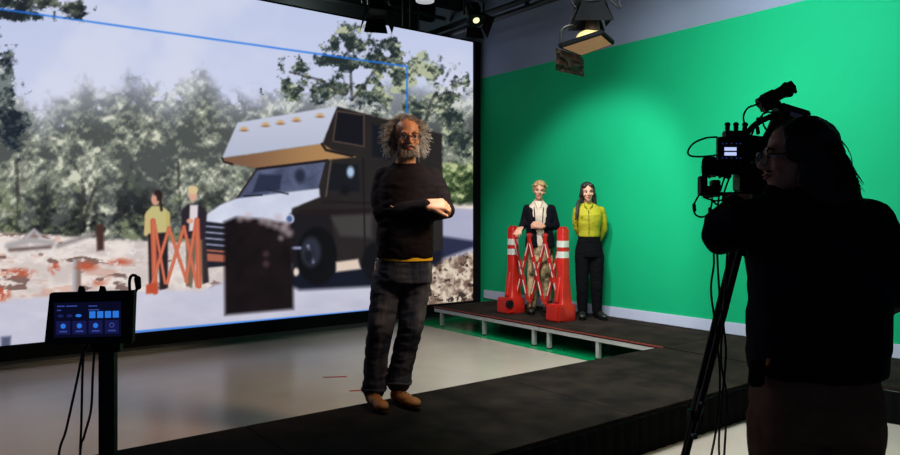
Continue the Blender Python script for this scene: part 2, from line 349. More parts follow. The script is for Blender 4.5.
    put(poly([(146, 212), (152, 206), (162, 206), (169, 212), (169, 232), (147, 234)], 1), (200, 190, 130)); put(line([(147, 215), (146, 234)], 2), (208, 186, 128)); put(line([(168, 214), (168, 233)], 2), (196, 178, 110))
    put(ellp(155.5, 199, 4, 6.5), (212, 160, 136)); put(ellp(158, 195.5, 4.6, 5.4), (48, 34, 36)); put(line([(160, 198), (161.5, 210)], 1.4), (52, 36, 36)); put(ellp(154.3, 199.5, 2.6, 4.4), (214, 160, 136))
    put(poly([(186, 232), (202, 230), (208, 282), (202, 284), (197, 250), (192, 288), (186, 286)], 1), (118, 104, 86)); put(poly([(202, 240), (206, 240), (209, 282), (203, 284)], 1), (52, 44, 50))
    put(poly([(181, 212), (188, 204), (200, 204), (207, 212), (205, 240), (182, 238)], 1), (46, 38, 48)); put(poly([(190, 205), (198, 205), (197, 231), (189, 231)], 1), (226, 216, 222))
    put(ellp(193, 195, 4, 6.5), (222, 170, 148)); put(ellp(193, 190, 5, 4.2), (222, 198, 152)); put(ellp(190, 221, 3.4, 2.4), (224, 166, 140))
    oc = (198, 100, 74)
    for a, b, w in (((153, 221), (155, 292), 2.8), ((155, 225), (165, 283), 1.4), ((169, 228), (151, 288), 1.7), ((169, 228), (187, 282), 1.7), ((184, 227), (167, 283), 1.7), ((184, 227), (197, 286), 1.7), ((196, 221), (186, 281), 1.7), ((197, 220), (199, 286), 2.6)):
        put(line([a, b], w), oc); put(line([a, b], 0.45)*0.6, (236, 150, 116))
    put(poly([(146, 285), (157, 282), (158, 293), (146, 294)], 1), (192, 80, 54))
    # tracking frame lines
    bl = (34, 118, 232)
    put(line([(-250, -26.6), (0, 9), (407, 66.5), (407, 124)], 0.75, 0.9), bl); put(line([(50, 341.2), (135, 332), (372, 310.5), (380, 309.6)], 0.95, 0.9), bl)
    # whole picture scaled slightly darker
    img[:] = img*0.97
    c = np.clip(img/255, 0, 1); lin = np.where(c <= 0.04045, c/12.92, ((c+0.055)/1.055)**2.4)
    cols = np.ones((nx*nz, 4), np.float32); cols[:, :3] = lin.reshape(-1, 3)
    co = np.stack([X.ravel(), np.full(X.size, 0.0), Z.ravel()], 1).astype(np.float32)
    me = bpy.data.meshes.new('screen_panel'); me.vertices.add(nx*nz); me.vertices.foreach_set('co', co.ravel())
    I = (np.arange(nz-1)[:, None]*nx + np.arange(nx-1)[None, :]).ravel()
    q = np.stack([I, I+1, I+nx+1, I+nx], 1).astype(np.int32); nf = len(q)
    me.loops.add(nf*4); me.loops.foreach_set('vertex_index', q.ravel()); me.polygons.add(nf)
    me.polygons.foreach_set('loop_start', np.arange(nf, dtype=np.int32)*4); me.polygons.foreach_set('loop_total', np.full(nf, 4, np.int32))
    me.update(calc_edges=True)
    at = me.color_attributes.new('picture', 'FLOAT_COLOR', 'POINT'); at.data.foreach_set('color', cols.ravel())
    mt = bpy.data.materials.new('display_picture'); mt.use_nodes = True; nt = mt.node_tree; b = nt.nodes['Principled BSDF']
    a = nt.nodes.new('ShaderNodeAttribute'); a.attribute_name = 'picture'
    b.inputs['Base Color'].default_value = (0.01, 0.01, 0.01, 1); b.inputs['Roughness'].default_value = 0.5; b.inputs['Specular IOR Level'].default_value = 0.1
    nt.links.new(a.outputs['Color'], b.inputs['Emission Color']); b.inputs['Emission Strength'].default_value = 1.0
    me.materials.append(mt)
    root = thing('video_wall', (0, YL, 0), 'huge lit display wall showing a white camper van, gum trees and dusty ground', 'screen')
    o = bpy.data.objects.new('screen_panel', me); COL.objects.link(o); o.parent = root
    fr = MB(); fr.box(((x0+x1)/2, 0.09, (z0+z1)/2), (x1-x0, 0.16, z1-z0)).build('cabinet', M_MATTE, root)
    fr = MB(); fr.box((x1+0.058, 0.06, (z0+z1)/2), (0.116, 0.2, z1-z0+0.02)); fr.box(((x0+x1)/2, 0.09, z1+0.012), (x1-x0, 0.18, 0.022)); fr.build('bezel', M_MATTE, root)
    MB().box(((x0+x1)/2+0.06, 0.02, 0.152), (x1-x0+0.12, 0.1, 0.148)).build('base_panel', M_MATTE, root)
    MB().box(((x0+x1)/2, 0.16, 0.04), (x1-x0-0.1, 0.16, 0.08)).build('plinth', mat('plinth_grey', (120, 116, 122), 0.5, 0.05), root)
build_screen()

# ------------------------------------------------------------------ stage decks
def deck(cx, cy, lx, ly, label, skirt=None, trim=(), legs=True, group='stage decks along the green wall'):
    t = thing('stage_deck', (cx, cy, 0), label, 'stage', group)
    MB().box((0, 0, HP-0.012), (lx-0.006, ly-0.006, 0.024)).build('deck_board', M_DECK, t)
    f = MB(); e = 0.035; zz = HP-0.024-0.0225
    for sx in (-1, 1): f.box((sx*(lx/2-e/2-0.004), 0, zz), (e, ly-0.008, 0.045))
    for sy in (-1, 1): f.box((0, sy*(ly/2-e/2-0.004), zz), (lx-0.008-2*e, e, 0.045))
    f.build('frame', M_ALU, t, bevel=0.003)
    for side in trim:
        if side == 'x': MB().box((-lx/2, 0, HP-0.005), (0.008, ly-0.004, 0.012)).build('edge_trim', M_REDTRIM, t)
        if side == 'y': MB().box((0, ly/2, HP-0.012), (lx-0.004, 0.008, 0.026)).build('edge_trim', M_REDTRIM, t)
    for sx in (-1, 1):
        for sy in ((-1, 0, 1) if trim else (-1, 1)):
            lg = MB().box((sx*(lx/2-0.05), sy*(ly/2-0.12), (HP-0.06+0.012)/2), (0.045, 0.045, HP-0.072))
            l = lg.build('leg', M_ALU, t, bevel=0.004)
            MB().box((sx*(lx/2-0.05), sy*(ly/2-0.12), 0.007), (0.054, 0.054, 0.014)).build('foot_cap', M_BLACK, l)
    for side in (skirt or ()):
        k = MB(); n = 60
        if side == '-y': P = [(-lx/2+lx*i/n, -ly/2-0.008+0.004*math.sin(i*1.9)) for i in range(n+1)]
        if side == '-x': P = [(-lx/2-0.008+0.004*math.sin(i*1.9), -ly/2+ly*i/n) for i in range(n+1)]
        k.rings([[Vector((x, y, 0.002)) for x, y in P] + [Vector((x+(0.004 if side == '-x' else 0), y+(0.004 if side == '-y' else 0), 0.002)) for x, y in reversed(P)],
                 [Vector((x, y, HP-0.026)) for x, y in P] + [Vector((x+(0.004 if side == '-x' else 0), y+(0.004 if side == '-y' else 0), HP-0.026)) for x, y in reversed(P)]])
        k.build('skirt', mat('skirt_cloth', (8, 8, 10), 0.95, 0.2, 10), t)
    return t
XE = 5.56; WD = XG-0.026-XE
deck(XE+WD/2, 6.60, WD, 2.0, 'black carpeted stage deck nearest the video wall, red and white barrier on it', trim='x')
deck(XE+WD/2, 4.775, WD, 1.65, 'black carpeted deck along green wall between barrier deck and walkway junction', trim='x')
deck(XE+WD/2, 2.95, WD, 2.0, 'black carpeted stage deck in the corner where walkway meets green wall, beside tripod', skirt=('-x',))
deck(XE+WD/2, 0.95, WD, 2.0, 'black skirted stage deck along green wall right of the cameraman', skirt=('-x',))
WG = 'stage decks of the walkway across the studio'
for cx, lb in ((4.53, 'black walkway deck joined to the green wall stage, behind the tripod'), (2.53, 'black walkway deck under the bearded man\'s feet'), (0.53, 'black walkway deck at bottom left behind the touchscreen stand')):
    deck(cx, 3.345, 2.0, 1.25, lb, skirt=('-y',), group=WG)

# ------------------------------------------------------------------ folding barrier
def barrier(y0, y1, x):
    t = thing('folding_barrier', (x, (y0+y1)/2, HP), 'red plastic expanding barrier with white reflective strips on black deck', 'barrier')
    hw = (y0-y1)/2; Hh = 1.08
    for sy, w in ((1, 1), (-1, 1)):
        yy = sy*hw
        p = MB(); prof = [(0.0, .095, .14), (.02, .10, .15), (.17, .095, .14), (.20, .078, .095), (.36, .068, .078), (.50, .062, .064), (.54, .060, .058), (1.06, .056, .056), (Hh, .050, .050)]
        p.loft([(Vector((0, yy, z)), rx, ry) for z, ry, rx in prof], seg=24, pw=5)
        for sx in (-1, 1):                                                     # moulded shoulder ribs
            p.cap((sx*0.10, yy, .24), .028, (sx*0.05, yy, .50), .022)
        post = p.build('post', M_RED, t, auto=True)
        for z, h in ((.90, .075), (.775, .075)):
            MB().loft([(Vector((0, yy, z-h/2)), .0575, .0595), (Vector((0, yy, z+h/2)), .0575, .0595)], pw=5).build('reflective_band', M_REFL, post, auto=True)
        MB().box((0, yy, Hh+0.008), (.07, .08, .03)).build('cap', M_RED, post, bevel=.008)
        MB().cyl((-.155, yy+.085*sy*-1, .13), (-.155, yy+.125*sy*-1, .13), .05).build('wheel', M_BLACK, post)
        MB().box((-.13, yy+0.0, .10), (.12, .22, .20)).build('foot', M_RED, post, bevel=.02)
    n = 3; zb, zt = .17, .99
    ys = [hw-0.03-i*(2*hw-0.06)/n for i in range(n+1)]
    for i in range(n):
        for (ya, za, yb, zb2, dx) in ((ys[i], zt, ys[i+1], zb, -.02), (ys[i+1], zt, ys[i], zb, .02)):
            a, b = Vector((dx, ya, za)), Vector((dx, yb, zb2)); d = b-a; L = d.length; ang = math.atan2(d.z, d.y)
            R = Matrix.Rotation(ang, 3, 'X'); c = (a+b)/2
            k = MB().box(c, (.022, L+.05, .052), R)
            bar = k.build('lattice_bar', M_RED, t, bevel=.006)
            for q in (-.28, .0, .28):
                MB().box(c + R @ Vector((-.0125, q*L, 0)), (.003, L*.2, .013), R).build('reflective_strip', M_REFL, bar)
    for i in range(n+1):
        for z in (zb, zt):
            MB().cyl((-.045, ys[i], z), (.045, ys[i], z), .016, seg=12).build('pivot', mat('steel', (150, 150, 155), .35, .05, metal=.8), t)
        if i < n: MB().cyl((-.045, (ys[i]+ys[i+1])/2, (zb+zt)/2), (.045, (ys[i]+ys[i+1])/2, (zb+zt)/2), .016, seg=12).build('pivot', MATS['steel'], t)
barrier(6.52, 5.66, 6.02)

# ------------------------------------------------------------------ people
def hand(m, wrist, d, n, side, r=1.0, curl=(20, 30, 25), spread=6, thumb=40, thumb_curl=20):
    """palm at wrist, d = towards the fingers, n = palm facing, side +1 puts the thumb on d x n"""
    wrist = Vector(wrist); d = Vector(d).normalized(); n = Vector(n); n = (n - d*n.dot(d)).normalized(); a = d.cross(n)*side
    st = len(m.v); pl = .092*r
    for k in range(4):
        o = (k-1.5)*.0195*r
        m.cap(wrist + a*(-o*0.75), .019*r, wrist + d*pl*(1-0.05*abs(k-1.2)) + a*(-o*1.05), .0135*r, 10)
    L = [(.042, .026, .020), (.046, .029, .021), (.042, .027, .021), (.033, .020, .018)]
    for k in range(4):
        o = (1.5-k)*.0205*r; p = wrist + d*pl*(1-0.05*abs(k-1.2)) + a*o
        ang = 0; sp = math.radians((1.5-k)*spread); base = (d*math.cos(sp) + a*math.sin(sp)).normalized(); rr = (.0100, .0102, .0097, .0085)[k]*r
        for j in range(3):
            ang += math.radians(curl[j]); dv = base*math.cos(ang) + n*math.sin(ang); q = p + dv*L[k][j]*r
            m.cap(p, rr, q, rr*.9, 9); p = q; rr *= .9
    p = wrist + d*.022*r + a*.026*r; ta = math.radians(thumb)
    dv = (d*math.cos(ta) + a*math.sin(ta) + n*.3).normalized(); q = p + dv*.042*r; m.cap(p, .0155*r, q, .0125*r, 9)
    dv = (dv*math.cos(math.radians(thumb_curl)) + (d*.6+n*.6-a*.3)*math.sin(math.radians(thumb_curl))).normalized(); p, q = q, q + dv*.032*r; m.cap(p, .0122*r, q, .011*r, 9)
    p, q = q, q + dv*.024*r; m.cap(p, .0108*r, q, .0095*r, 9)
def head_frame(c, yaw=0, pitch=0, roll=0, s=1.0):         # yaw>0 turns the face to the viewer's right
    return Matrix.Translation(Vector(c)) @ Euler((math.radians(pitch), math.radians(roll), math.radians(yaw))).to_matrix().to_4x4() @ Matrix.Scale(s, 4)
def head(m, Mx, jaw=1.0, nose=1.0):
    st = len(m.v)
    m.ell((0, .012, .038), (.0745, .094, .084)); m.ell((0, -.012, -.018), (.0640*jaw, .076, .088)); m.ell((0, -.052, -.088), (.034*jaw, .030, .024))
    m.ell((0, -.03, -.066), (.050*jaw, .056, .040))
    m.cap((-.036, -.079, .026), .0105, (.036, -.079, .026), .0105)
    m.cap((0, -.085, .014), .0085, (0, -.106*nose, -.026), .0115, 10)
    for s in (-1, 1):
        m.ell((s*.0115, -.094, -.031), (.0085, .010, .008)); m.ell((s*.040, -.060, -.022), (.022, .024, .022))
        m.ell((s*.073, .012, -.004), (.0085, .020, .031), (0, 0, s*.35)); m.ell((s*.075, .006, -.026), (.007, .010, .012))
    m.ell((0, -.083, -.054), (.024, .011, .0062)); m.ell((0, -.081, -.064), (.020, .012, .0068))
    m.xf(Mx, st)
def face_parts(body, Mx, eyecol=(60, 42, 30), lipcol=(176, 92, 84), browcol=(60, 42, 34), brow=.004, lips=True, tagn=''):
    we = mat('eye_white', (218, 212, 206), .25); ir = mat('iris_%d_%d_%d' % eyecol, eyecol, .2)
    for s in (-1, 1):
        k = MB().ell((s*.031, -.074, .004), (.0155, .0125, .0075)).xf(Mx).build('eye', we, body, smooth=True)
        MB().ell((s*.031+.001, -.0835, .004), (.0062, .0045, .0062)).xf(Mx).build('iris', ir, k, smooth=True)
        MB().tube([Mx @ Vector(p) for p in ((s*.014, -.087, .023), (s*.030, -.089, .030), (s*.050, -.078, .023))], [brow*.8, brow*1.1, brow*.5], 6).build('eyebrow', mat('brow_%d_%d_%d' % browcol, browcol, .9), body, smooth=True)
        MB().tube([Mx @ Vector(p) for p in ((s*.016, -.083, .0075), (s*.031, -.0885, .0125), (s*.047, -.077, .0075))], .0024, 6).build('eyelid', mat('lash_dark', (40, 26, 24), .8), body, smooth=True)
    if lips:
        lm = mat('lips_%d_%d_%d' % lipcol, lipcol, .45)
        k = MB().tube([Mx @ Vector(p) for p in ((-.025, -.0835, -.058), (-.010, -.0925, -.0545), (0, -.0935, -.0565), (.010, -.0925, -.0545), (.025, -.0835, -.058))], [.0015, .0042, .0040, .0042, .0015], 8)
        k.tube([Mx @ Vector(p) for p in ((-.023, -.0835, -.0605), (0, -.0925, -.0655), (.023, -.0835, -.0605))], [.0015, .0055, .0015], 8)
        k.build('lips', lm, body, smooth=True)
def glasses(Mx, parent, col=(24, 20, 20), r=(.026, .0185), lens=True):
    g = MB()
    for s in (-1, 1):
        c = Vector((s*.0325, -.104, .001)); P = []
        for i in range(21):
            a = 2*math.pi*i/20; ca, sa = math.cos(a), math.sin(a)
            P.append(Mx @ (c + Vector((r[0]*math.copysign(abs(ca)**.7, ca), .004*abs(ca), r[1]*math.copysign(abs(sa)**.7, sa)))))
        g.tube(P, .0022, 6)
        g.tube([Mx @ Vector(p) for p in ((s*.058, -.101, .008), (s*.074, -.085, .008), (s*.080, .0, .006), (s*.080, .03, -.004))], .0021, 6)
    g.tube([Mx @ Vector(p) for p in ((-.008, -.104, .006), (0, -.107, .009), (.008, -.104, .006))], .0022, 6)
    o = g.build('glasses', mat('glasses_frame', col, .35), parent, smooth=True)
    if lens:
        gm = bpy.data.materials.get('clear_lens')
        if not gm:
            gm = bpy.data.materials.new('clear_lens'); gm.use_nodes = True; nt = gm.node_tree; nt.nodes.clear()
            a = nt.nodes.new('ShaderNodeBsdfTransparent'); b = nt.nodes.new('ShaderNodeBsdfGlossy'); b.inputs['Roughness'].default_value = .08
            x = nt.nodes.new('ShaderNodeMixShader'); x.inputs[0].default_value = .08; ou = nt.nodes.new('ShaderNodeOutputMaterial')
            nt.links.new(a.outputs[0], x.inputs[1]); nt.links.new(b.outputs[0], x.inputs[2]); nt.links.new(x.outputs[0], ou.inputs[0])
        l = MB()
        for s in (-1, 1): l.ell((s*.0325, -.104, .001), (r[0]*.96, .0010, r[1]*.96))
        l.xf(Mx).build('lenses', gm, o, smooth=True)
def strands(paths, r0, r1=None, seg=3):
    m = MB()
    for P in paths:
        n = len(P); m.tube(P, [r0 + ((r1 if r1 is not None else r0*.4)-r0)*i/(n-1) for i in range(n)], seg)
    return m
def shoe(name, body, loc, yaw, L, mt, sole, laces=True, boot=0.0):
    T = Matrix.Translation(Vector(loc)) @ Matrix.Rotation(yaw, 4, 'Z')      # toe towards -Y, origin at heel on the ground
    u = MB(); u.ell((0, -.035, .055), (.038, .045, .050)); u.ell((0, -L*.45, .052), (.042, .085, .040)); u.ell((0, -L*.76, .044), (.047, .068, .034)); u.ell((0, -.055, .085+boot*.3), (.040, .046, .045+boot))
    u.xf(T); o = u.build(name, mt, body, remesh=.006, sm=3)
    s = MB(); R = []
    for z in (0.0, .010, .022):
        ring = []
        for i in range(28):
            a = 2*math.pi*i/28; y = -L/2 + .02 + math.cos(a)*L*.535; w = .036 + .013*math.sin((y+.02)/-L*2.6) if y < 0 else .034
            ring.append(Vector((math.sin(a)*w, y-.02, z)))
        R.append(ring)
    s.rings(R).xf(Matrix.Translation((0, 0, .001)) @ T).build('sole', sole, o, smooth=False)
    if laces:
        l = MB()
        for k in range(4):
            y = -L*.30-k*.026; z = .106-k*.0075; l.tube([T @ Vector(p) for p in ((-.024, y, z-.01), (0, y-.008, z+.002), (.024, y, z-.01))], .0032, 6)
        l.build('laces', mat('lace', (40, 26, 20), .9), o)
    return o
def person(px0, d0, base, label):
    c = W(px0, PYH, d0); t = thing('person', (c.x, c.y, base), label, 'person', rz=RZ)
    x0 = (px0-PX0)/F*d0
    def J(px, py, dy=0.0):                     # place read off the photo, dy metres behind the figure's own depth
        d = d0+dy; return Vector(((px-PX0)/F*d - x0, dy, H-(py-PYH)/F*d - base))
    return t, J
M_JEANS = mat('dark_denim', (30, 33, 46), 0.85, 0.0, 9, bump=.3, bscale=60, col2=(84, 80, 84), stretch=(1, 1, .35))
M_SWEAT = mat('dark_brown_knit', (27, 19, 21), 0.9, 0.15, 12, bump=.3, bscale=200)
M_BLKTR = mat('black_trousers_cloth', (9, 9, 13), 0.9, 0.2, 8)

# --- bearded man
def bearded_man():
    t, J = person(393, 4.53, HP, 'person with curly grey hair, beard and glasses in dark sweater, standing with forearms folded')
    HM = head_frame(J(406.3, 138.5, -.02), yaw=16, pitch=2, roll=-2, s=1.13)
    b = MB(); head(b, HM)
    b.cap(J(405.5, 150, 0), .062, J(406, 168, .02), .068)
    b.loft([(J(405, 262, .02), .15, .11), (J(405, 235, .01), .165, .12), (J(406, 200, 0), .17, .12), (J(407, 178, .02), .17, .10), (J(406, 166, .03), .09, .07)])
    ls, le, lw = J(386, 178, .02), J(382, 213, -.05), J(427, 205.5, -.20)
    rs, re, rw = J(433, 178, .03), J(447, 210, -.02), J(413, 214, -.13)
    b.chain([(ls, .05), (le, .042), (lw, .029)]); b.chain([(rs, .05), (re, .042), (rw, .03)])
    hand(b, J(428.5, 204.8, -.205), (1, .15, .03), (.05, .8, -.7), -1, 1.08, (38, 48, 36), 3, 30, 30)
    hand(b, J(411, 214.5, -.14), (-1, -.05, .1), (0, .8, .4), 1, 1.02, (20, 25, 20), 3, 20, 20)
    b.chain([(J(388, 266, .02), .09), (J(381, 325, -.02), .06), (J(374, 388, .02), .042), (J(373, 393, .03), .04)])
    b.chain([(J(416, 266, .02), .09), (J(409, 325, .0), .06), (J(400, 382, .05), .042), (J(399, 388, .06), .04)])
    body = b.build('body', M_SKIN_M, t, remesh=.0065, sm=1)
    # sweater
    s = MB()
    s.loft([(J(404.5, 257.5, .01), .182, .142), (J(405, 245, .0), .184, .148), (J(405, 225, -.005), .184, .150), (J(406, 205, -.005), .190, .145), (J(407.5, 188, .01), .200, .132), (J(408, 177, .02), .192, .112), (J(407, 170, .025), .140, .09), (J(406, 164.5, .03), .092, .076)], pw=2.3)
    s.chain([(J(385, 178, .03), .070), (J(380.5, 196, .0), .064), (J(382, 213, -.05), .058), (J(405, 210.5, -.14), .052), (J(425, 205.7, -.195), .043)])
    s.chain([(J(432, 178, .03), .068), (J(441, 196, .0), .060), (J(446, 210, -.02), .056), (J(428, 213.5, -.10), .050), (J(415, 214, -.13), .044)])
    sw = s.build('sweater', M_SWEAT, t, remesh=.008, sm=2, wrinkle=(.006, (7, 7, 14)))
    MB().tube([J(425.2, 200.8, -.195) + Vector((0, .045*math.cos(a)*1.0, .0)) + Vector((0, 0, .045*math.sin(a)))- Vector((0,0,.030)) for a in [k*math.pi/10 for k in range(21)]], .006, 6).build('cuff', M_SWEAT, sw, smooth=True)
    MB().tube([J(405.6, 163.5, .03) + Vector((.080*math.cos(a), .066*math.sin(a)-.012, .012*math.sin(a)-.004)) for a in [k*math.pi/12 for k in range(25)]], .009, 8).build('collar', M_SWEAT, sw, smooth=True)
    MB().loft([(J(405.5, 259.9, .01), .178, .139), (J(405.5, 256, .01), .176, .138)], pw=2.3).build('undershirt_hem', mat('yellow_tshirt', (226, 168, 36), .85), t, auto=True)
    # jeans
    j = MB()
    j.loft([(J(403, 282, .02), .188, .140), (J(403.5, 268, .02), .186, .140), (J(404, 258.5, .015), .178, .136)], pw=2.3)
    j.chain([(J(388, 275, .02), .104), (J(385, 300, .0), .098), (J(381, 325, -.03), .083), (J(377, 350, .0), .077), (J(375, 375, .02), .074), (J(374, 388, .02), .074)])
    j.chain([(J(417, 275, .02), .100), (J(414, 300, .02), .094), (J(411, 325, .0), .081), (J(405, 350, .03), .077), (J(400, 372, .05), .076), (J(399, 381, .05), .078)])
    js = j.build('jeans', M_JEANS, t, remesh=.008, sm=2, wrinkle=(.006, (6, 6, 14)))
    for (px, py, dy, rr) in ((374, 388.5, .02, .075), (399, 381.8, .05, .078)):
        MB().tube([J(px, py, dy) + Vector((rr*math.cos(a), rr*math.sin(a), .006*math.sin(3*a))) for a in [k*math.pi/12 for k in range(25)]], .011, 8).build('cuff', M_JEANS, js, smooth=True)
    belt = [J(404, 259.6, .015) + Vector((.182*math.cos(a), .138*math.sin(a), 0)) for a in [k*math.pi/20 for k in range(41)]]
    MB().tube(belt, .010, 6, flat=.5).build('waistband', M_JEANS, js, smooth=True)
    mt = mat('tan_leather', (176, 104, 48), .6, .18, 22, bump=.2); so = mat('boot_sole', (52, 36, 28), .8)
    f1 = J(369, 399, .04); f1.z = 0; f2 = J(393, 392, .07); f2.z = 0
    shoe('shoe', body, f1, math.radians(26), .30, mt, so, boot=.015); shoe('shoe', body, f2, math.radians(40), .285, mt, so, boot=.015)
    # face
    face_parts(body, HM, (56, 44, 40), (170, 88, 76), (110, 92, 82), .0045, lips=True)
    glasses(HM, body, (30, 16, 14), (.027, .019))
    bd = MB(); bd.ell((0, -.050, -.086), (.044, .040, .028)); bd.ell((0, -.062, -.092), (.026, .026, .022))
    for s_ in (-1, 1): bd.ell((s_*.042, -.036, -.070), (.022, .042, .036))
    bd.xf(HM); be = bd.build('beard', mat('grey_beard', (168, 150, 136), .95, .25, 60, bump=.8, bscale=200), body, remesh=.005, sm=1, wrinkle=(.003, (60, 60, 60)))
    mo = MB().tube([HM @ Vector(p) for p in ((-.034, -.076, -.062), (-.018, -.095, -.047), (0, -.1, -.042), (.018, -.095, -.047), (.034, -.076, -.062))], [.004, .008, .007, .008, .004], 8).build('moustache', mat('grey_moustache', (150, 128, 112), .95, .2, 80), body, smooth=True)
    P = []
    for k in range(260):
        a = random.uniform(-1.5, 1.5); e = random.uniform(-1.1, .15); q = Vector((.055*math.sin(a), -.03-.055*math.cos(a), -.095+.03*math.sin(e)+.018))
        d = Vector((math.sin(a)*.8, -math.cos(a)*.8, -1.1)).normalized(); q.z += .010; P.append([HM @ (q + d*.011*i + Vector((random.uniform(-.004, .004),)*3)) for i in range(3)])
    strands(P, .0022, .0008).build('strands', MATS['grey_beard'], be)
    # curly hair
    hm = mat('grey_curls', (196, 184, 174), .85, .0, 30, col2=(126, 114, 106))
    h = MB(); h.ell((0, .040, .050), (.092, .082, .074)); h.ell((0, .060, .0), (.088, .062, .080))
    for s_ in (-1, 1): h.ell((s_*.086, .035, .0), (.030, .048, .068)); h.ell((s_*.082, .03, .045), (.030, .045, .04))
    h.xf(HM); hr = h.build('hair', hm, body, remesh=.007, sm=1, wrinkle=(.009, (38, 38, 38)))
    P = []
    while len(P) < 1500:
        th = random.uniform(0, 2*math.pi); z = random.uniform(-.75, 1.0); rr = math.sqrt(max(0, 1-z*z)); u = Vector((rr*math.sin(th), -rr*math.cos(th), z))
        if u.y < -.50 and z < .66: continue
        if u.y < -.72: continue
        if z < -.25 and abs(u.x) < .35 and u.y < .2: continue
        q = Vector((0, .03, .025)) + Vector((u.x*.088, u.y*.088, u.z*.098)); out = u.normalized(); tx = out.orthogonal().normalized(); ty = out.cross(tx)
        L = random.uniform(.022, .062)*(.75 if z > .7 else 1.0)*(1.25 if abs(u.x) > .5 and z < .6 else .9); cr = random.uniform(.004, .008); ph = random.uniform(0, 6.28)
        drop = Vector((0, 0, -.35*L))
        P.append([HM @ (q + out*L*i/7 + (tx*math.cos(ph+i*1.25) + ty*math.sin(ph+i*1.25))*cr*min(1, i/2) + drop*(i/7)**2) for i in range(8)])
    strands(P, .0021, .0011).build('curls', hm, hr)
bearded_man()

# --- woman in the blazer
def blazer_woman():
    t, J = person(540, 8.75, HP, 'person with short blond hair in dark blazer and pale shirt, one hand on the barrier')
    HM = head_frame(J(539.4, 190.6, -.02), yaw=-6, pitch=4, roll=5, s=.98)
    b = MB(); head(b, HM, .92)
    b.cap(J(539.2, 196, 0), .046, J(538.5, 203, .02), .052)
    b.loft([(J(540, 252, .02), .15, .10), (J(539, 232, .0), .12, .09), (J(538.5, 214, 0), .14, .10), (J(538.5, 207, .02), .12, .08)])
    b.chain([(J(527, 208, .02), .042), (J(523.5, 223, .02), .036), (J(519.5, 229.5, -.18), .026)])
    b.chain([(J(551, 208, .02), .042), (J(555.5, 226, .02), .036), (J(543, 226.5, -.16), .026)])
    hand(b, J(520.5, 228, -.19), (-.35, -.9, -.35), (0, -.2, -1), -1, 1.0, (22, 30, 25), 4, 30, 20)
    hand(b, J(541.5, 226, -.17), (-1, -.2, .25), (0, .9, -.2), 1, 1.0, (50, 60, 40), 3, 20, 30)
    b.chain([(J(534, 254, .02), .08), (J(533, 284, .0), .05), (J(532, 306, .03), .036)]); b.chain([(J(546, 254, .02), .08), (J(547, 284, .0), .05), (J(547, 306, .03), .036)])
    body = b.build('body', M_SKIN_W, t, remesh=.0065, sm=1)
    sh = MB().loft([(J(539.5, 246, .0), .115, .095), (J(539, 232, -.01), .122, .105), (J(538.5, 216, -.015), .138, .122), (J(538.5, 206.5, .0), .13, .098), (J(538.5, 201, .015), .062, .060)])
    sh.build('shirt', mat('cream_shirt', (222, 204, 184), .8, .05, 10), t, remesh=.008, sm=2, wrinkle=(.004, (9, 9, 12)))
    cs = MB()
    for s_ in (-1, 1): cs.tube([J(538.6+s_*4.4, 200.2, .0), J(538.6+s_*3.2, 203.5, -.09), J(538.4+s_*1.4, 208, -.125)], [.014, .016, .006], 8, flat=.4)
    cs.build('shirt_collar', MATS['cream_shirt'], t, smooth=True)
    bm_ = mat('navy_blazer_cloth', (15, 15, 23), .85, .15, 10)
    z = MB()
    for s_ in (-1, 1):                           # the two open fronts
        z.loft([(J(540+s_*8.0, 247, .0), .085, .125), (J(539.5+s_*6.6, 232, .0), .082, .118), (J(539+s_*7.6, 218, .0), .082, .122), (J(539+s_*7.6, 209, .01), .080, .095), (J(538.8+s_*5.8, 204.6, .03), .055, .055)])
    z.loft([(J(540, 247, .06), .17, .09), (J(539, 230, .05), .145, .085), (J(539, 212, .05), .165, .09), (J(538.8, 204.5, .045), .09, .05)])
    z.chain([(J(527.8, 208.8, .02), .058), (J(524.3, 222.5, .02), .052), (J(521, 228.2, -.14), .040)])
    z.chain([(J(551, 209, .02), .058), (J(556, 226, .02), .052), (J(545, 226.8, -.13), .040)])
    bl = z.build('blazer', bm_, t, remesh=.009, sm=2, wrinkle=(.004, (7, 7, 12)))
    for s_ in (-1, 1):
        MB().tube([J(538.8+s_*5.2, 203.4, .01), J(538.8+s_*4.6, 209, -.10), J(538.8+s_*4.0, 218, -.128), J(538.8+s_*3.2, 228, -.122)], [.014, .022, .024, .006], 8, flat=.3).build('lapel', bm_, bl, smooth=True)
    tr = mat('camouflage_trousers', (56, 46, 38), .85, .0, 12, col2=(196, 172, 130), detail=2, stretch=(1, 1, .8))
    j = MB(); j.loft([(J(540, 262, .02), .165, .115), (J(540, 250, .02), .16, .11), (J(539.5, 240, .01), .135, .10)])
    j.chain([(J(534, 259, .02), .088), (J(532.5, 284, .0), .068), (J(531.5, 305.5, .03), .060)]); j.chain([(J(546.2, 259, .02), .088), (J(547, 284, .0), .068), (J(547.5, 305.5, .03), .060)])
    j.build('trousers', tr, t, remesh=.009, sm=2, wrinkle=(.005, (7, 7, 15)))
    mt = mat('black_boot', (22, 24, 26), .5); so = mat('black_sole', (12, 12, 13), .8)
    for px in (531.5, 547.5):
        f = J(px, 312, .08); f.z = 0; shoe('shoe', body, f, math.radians(-8 if px < 540 else 10), .25, mt, so, boot=.02)
    face_parts(body, HM, (60, 50, 44), (178, 90, 86), (128, 96, 66), .0035)
    hm = mat('blond_hair', (206, 174, 118), .7, .0, 40, col2=(140, 104, 66), stretch=(1, 1, .3))
    h = MB(); h.ell((0, .026, .060), (.084, .090, .076)); h.ell((0, .055, .0), (.078, .055, .078)); h.ell((.022, -.052, .086), (.058, .036, .026), (0, .25, 0)); h.ell((-.048, -.035, .068), (.034, .045, .030))
    for s_ in (-1, 1): h.ell((s_*.072, .012, .030), (.016, .044, .042))
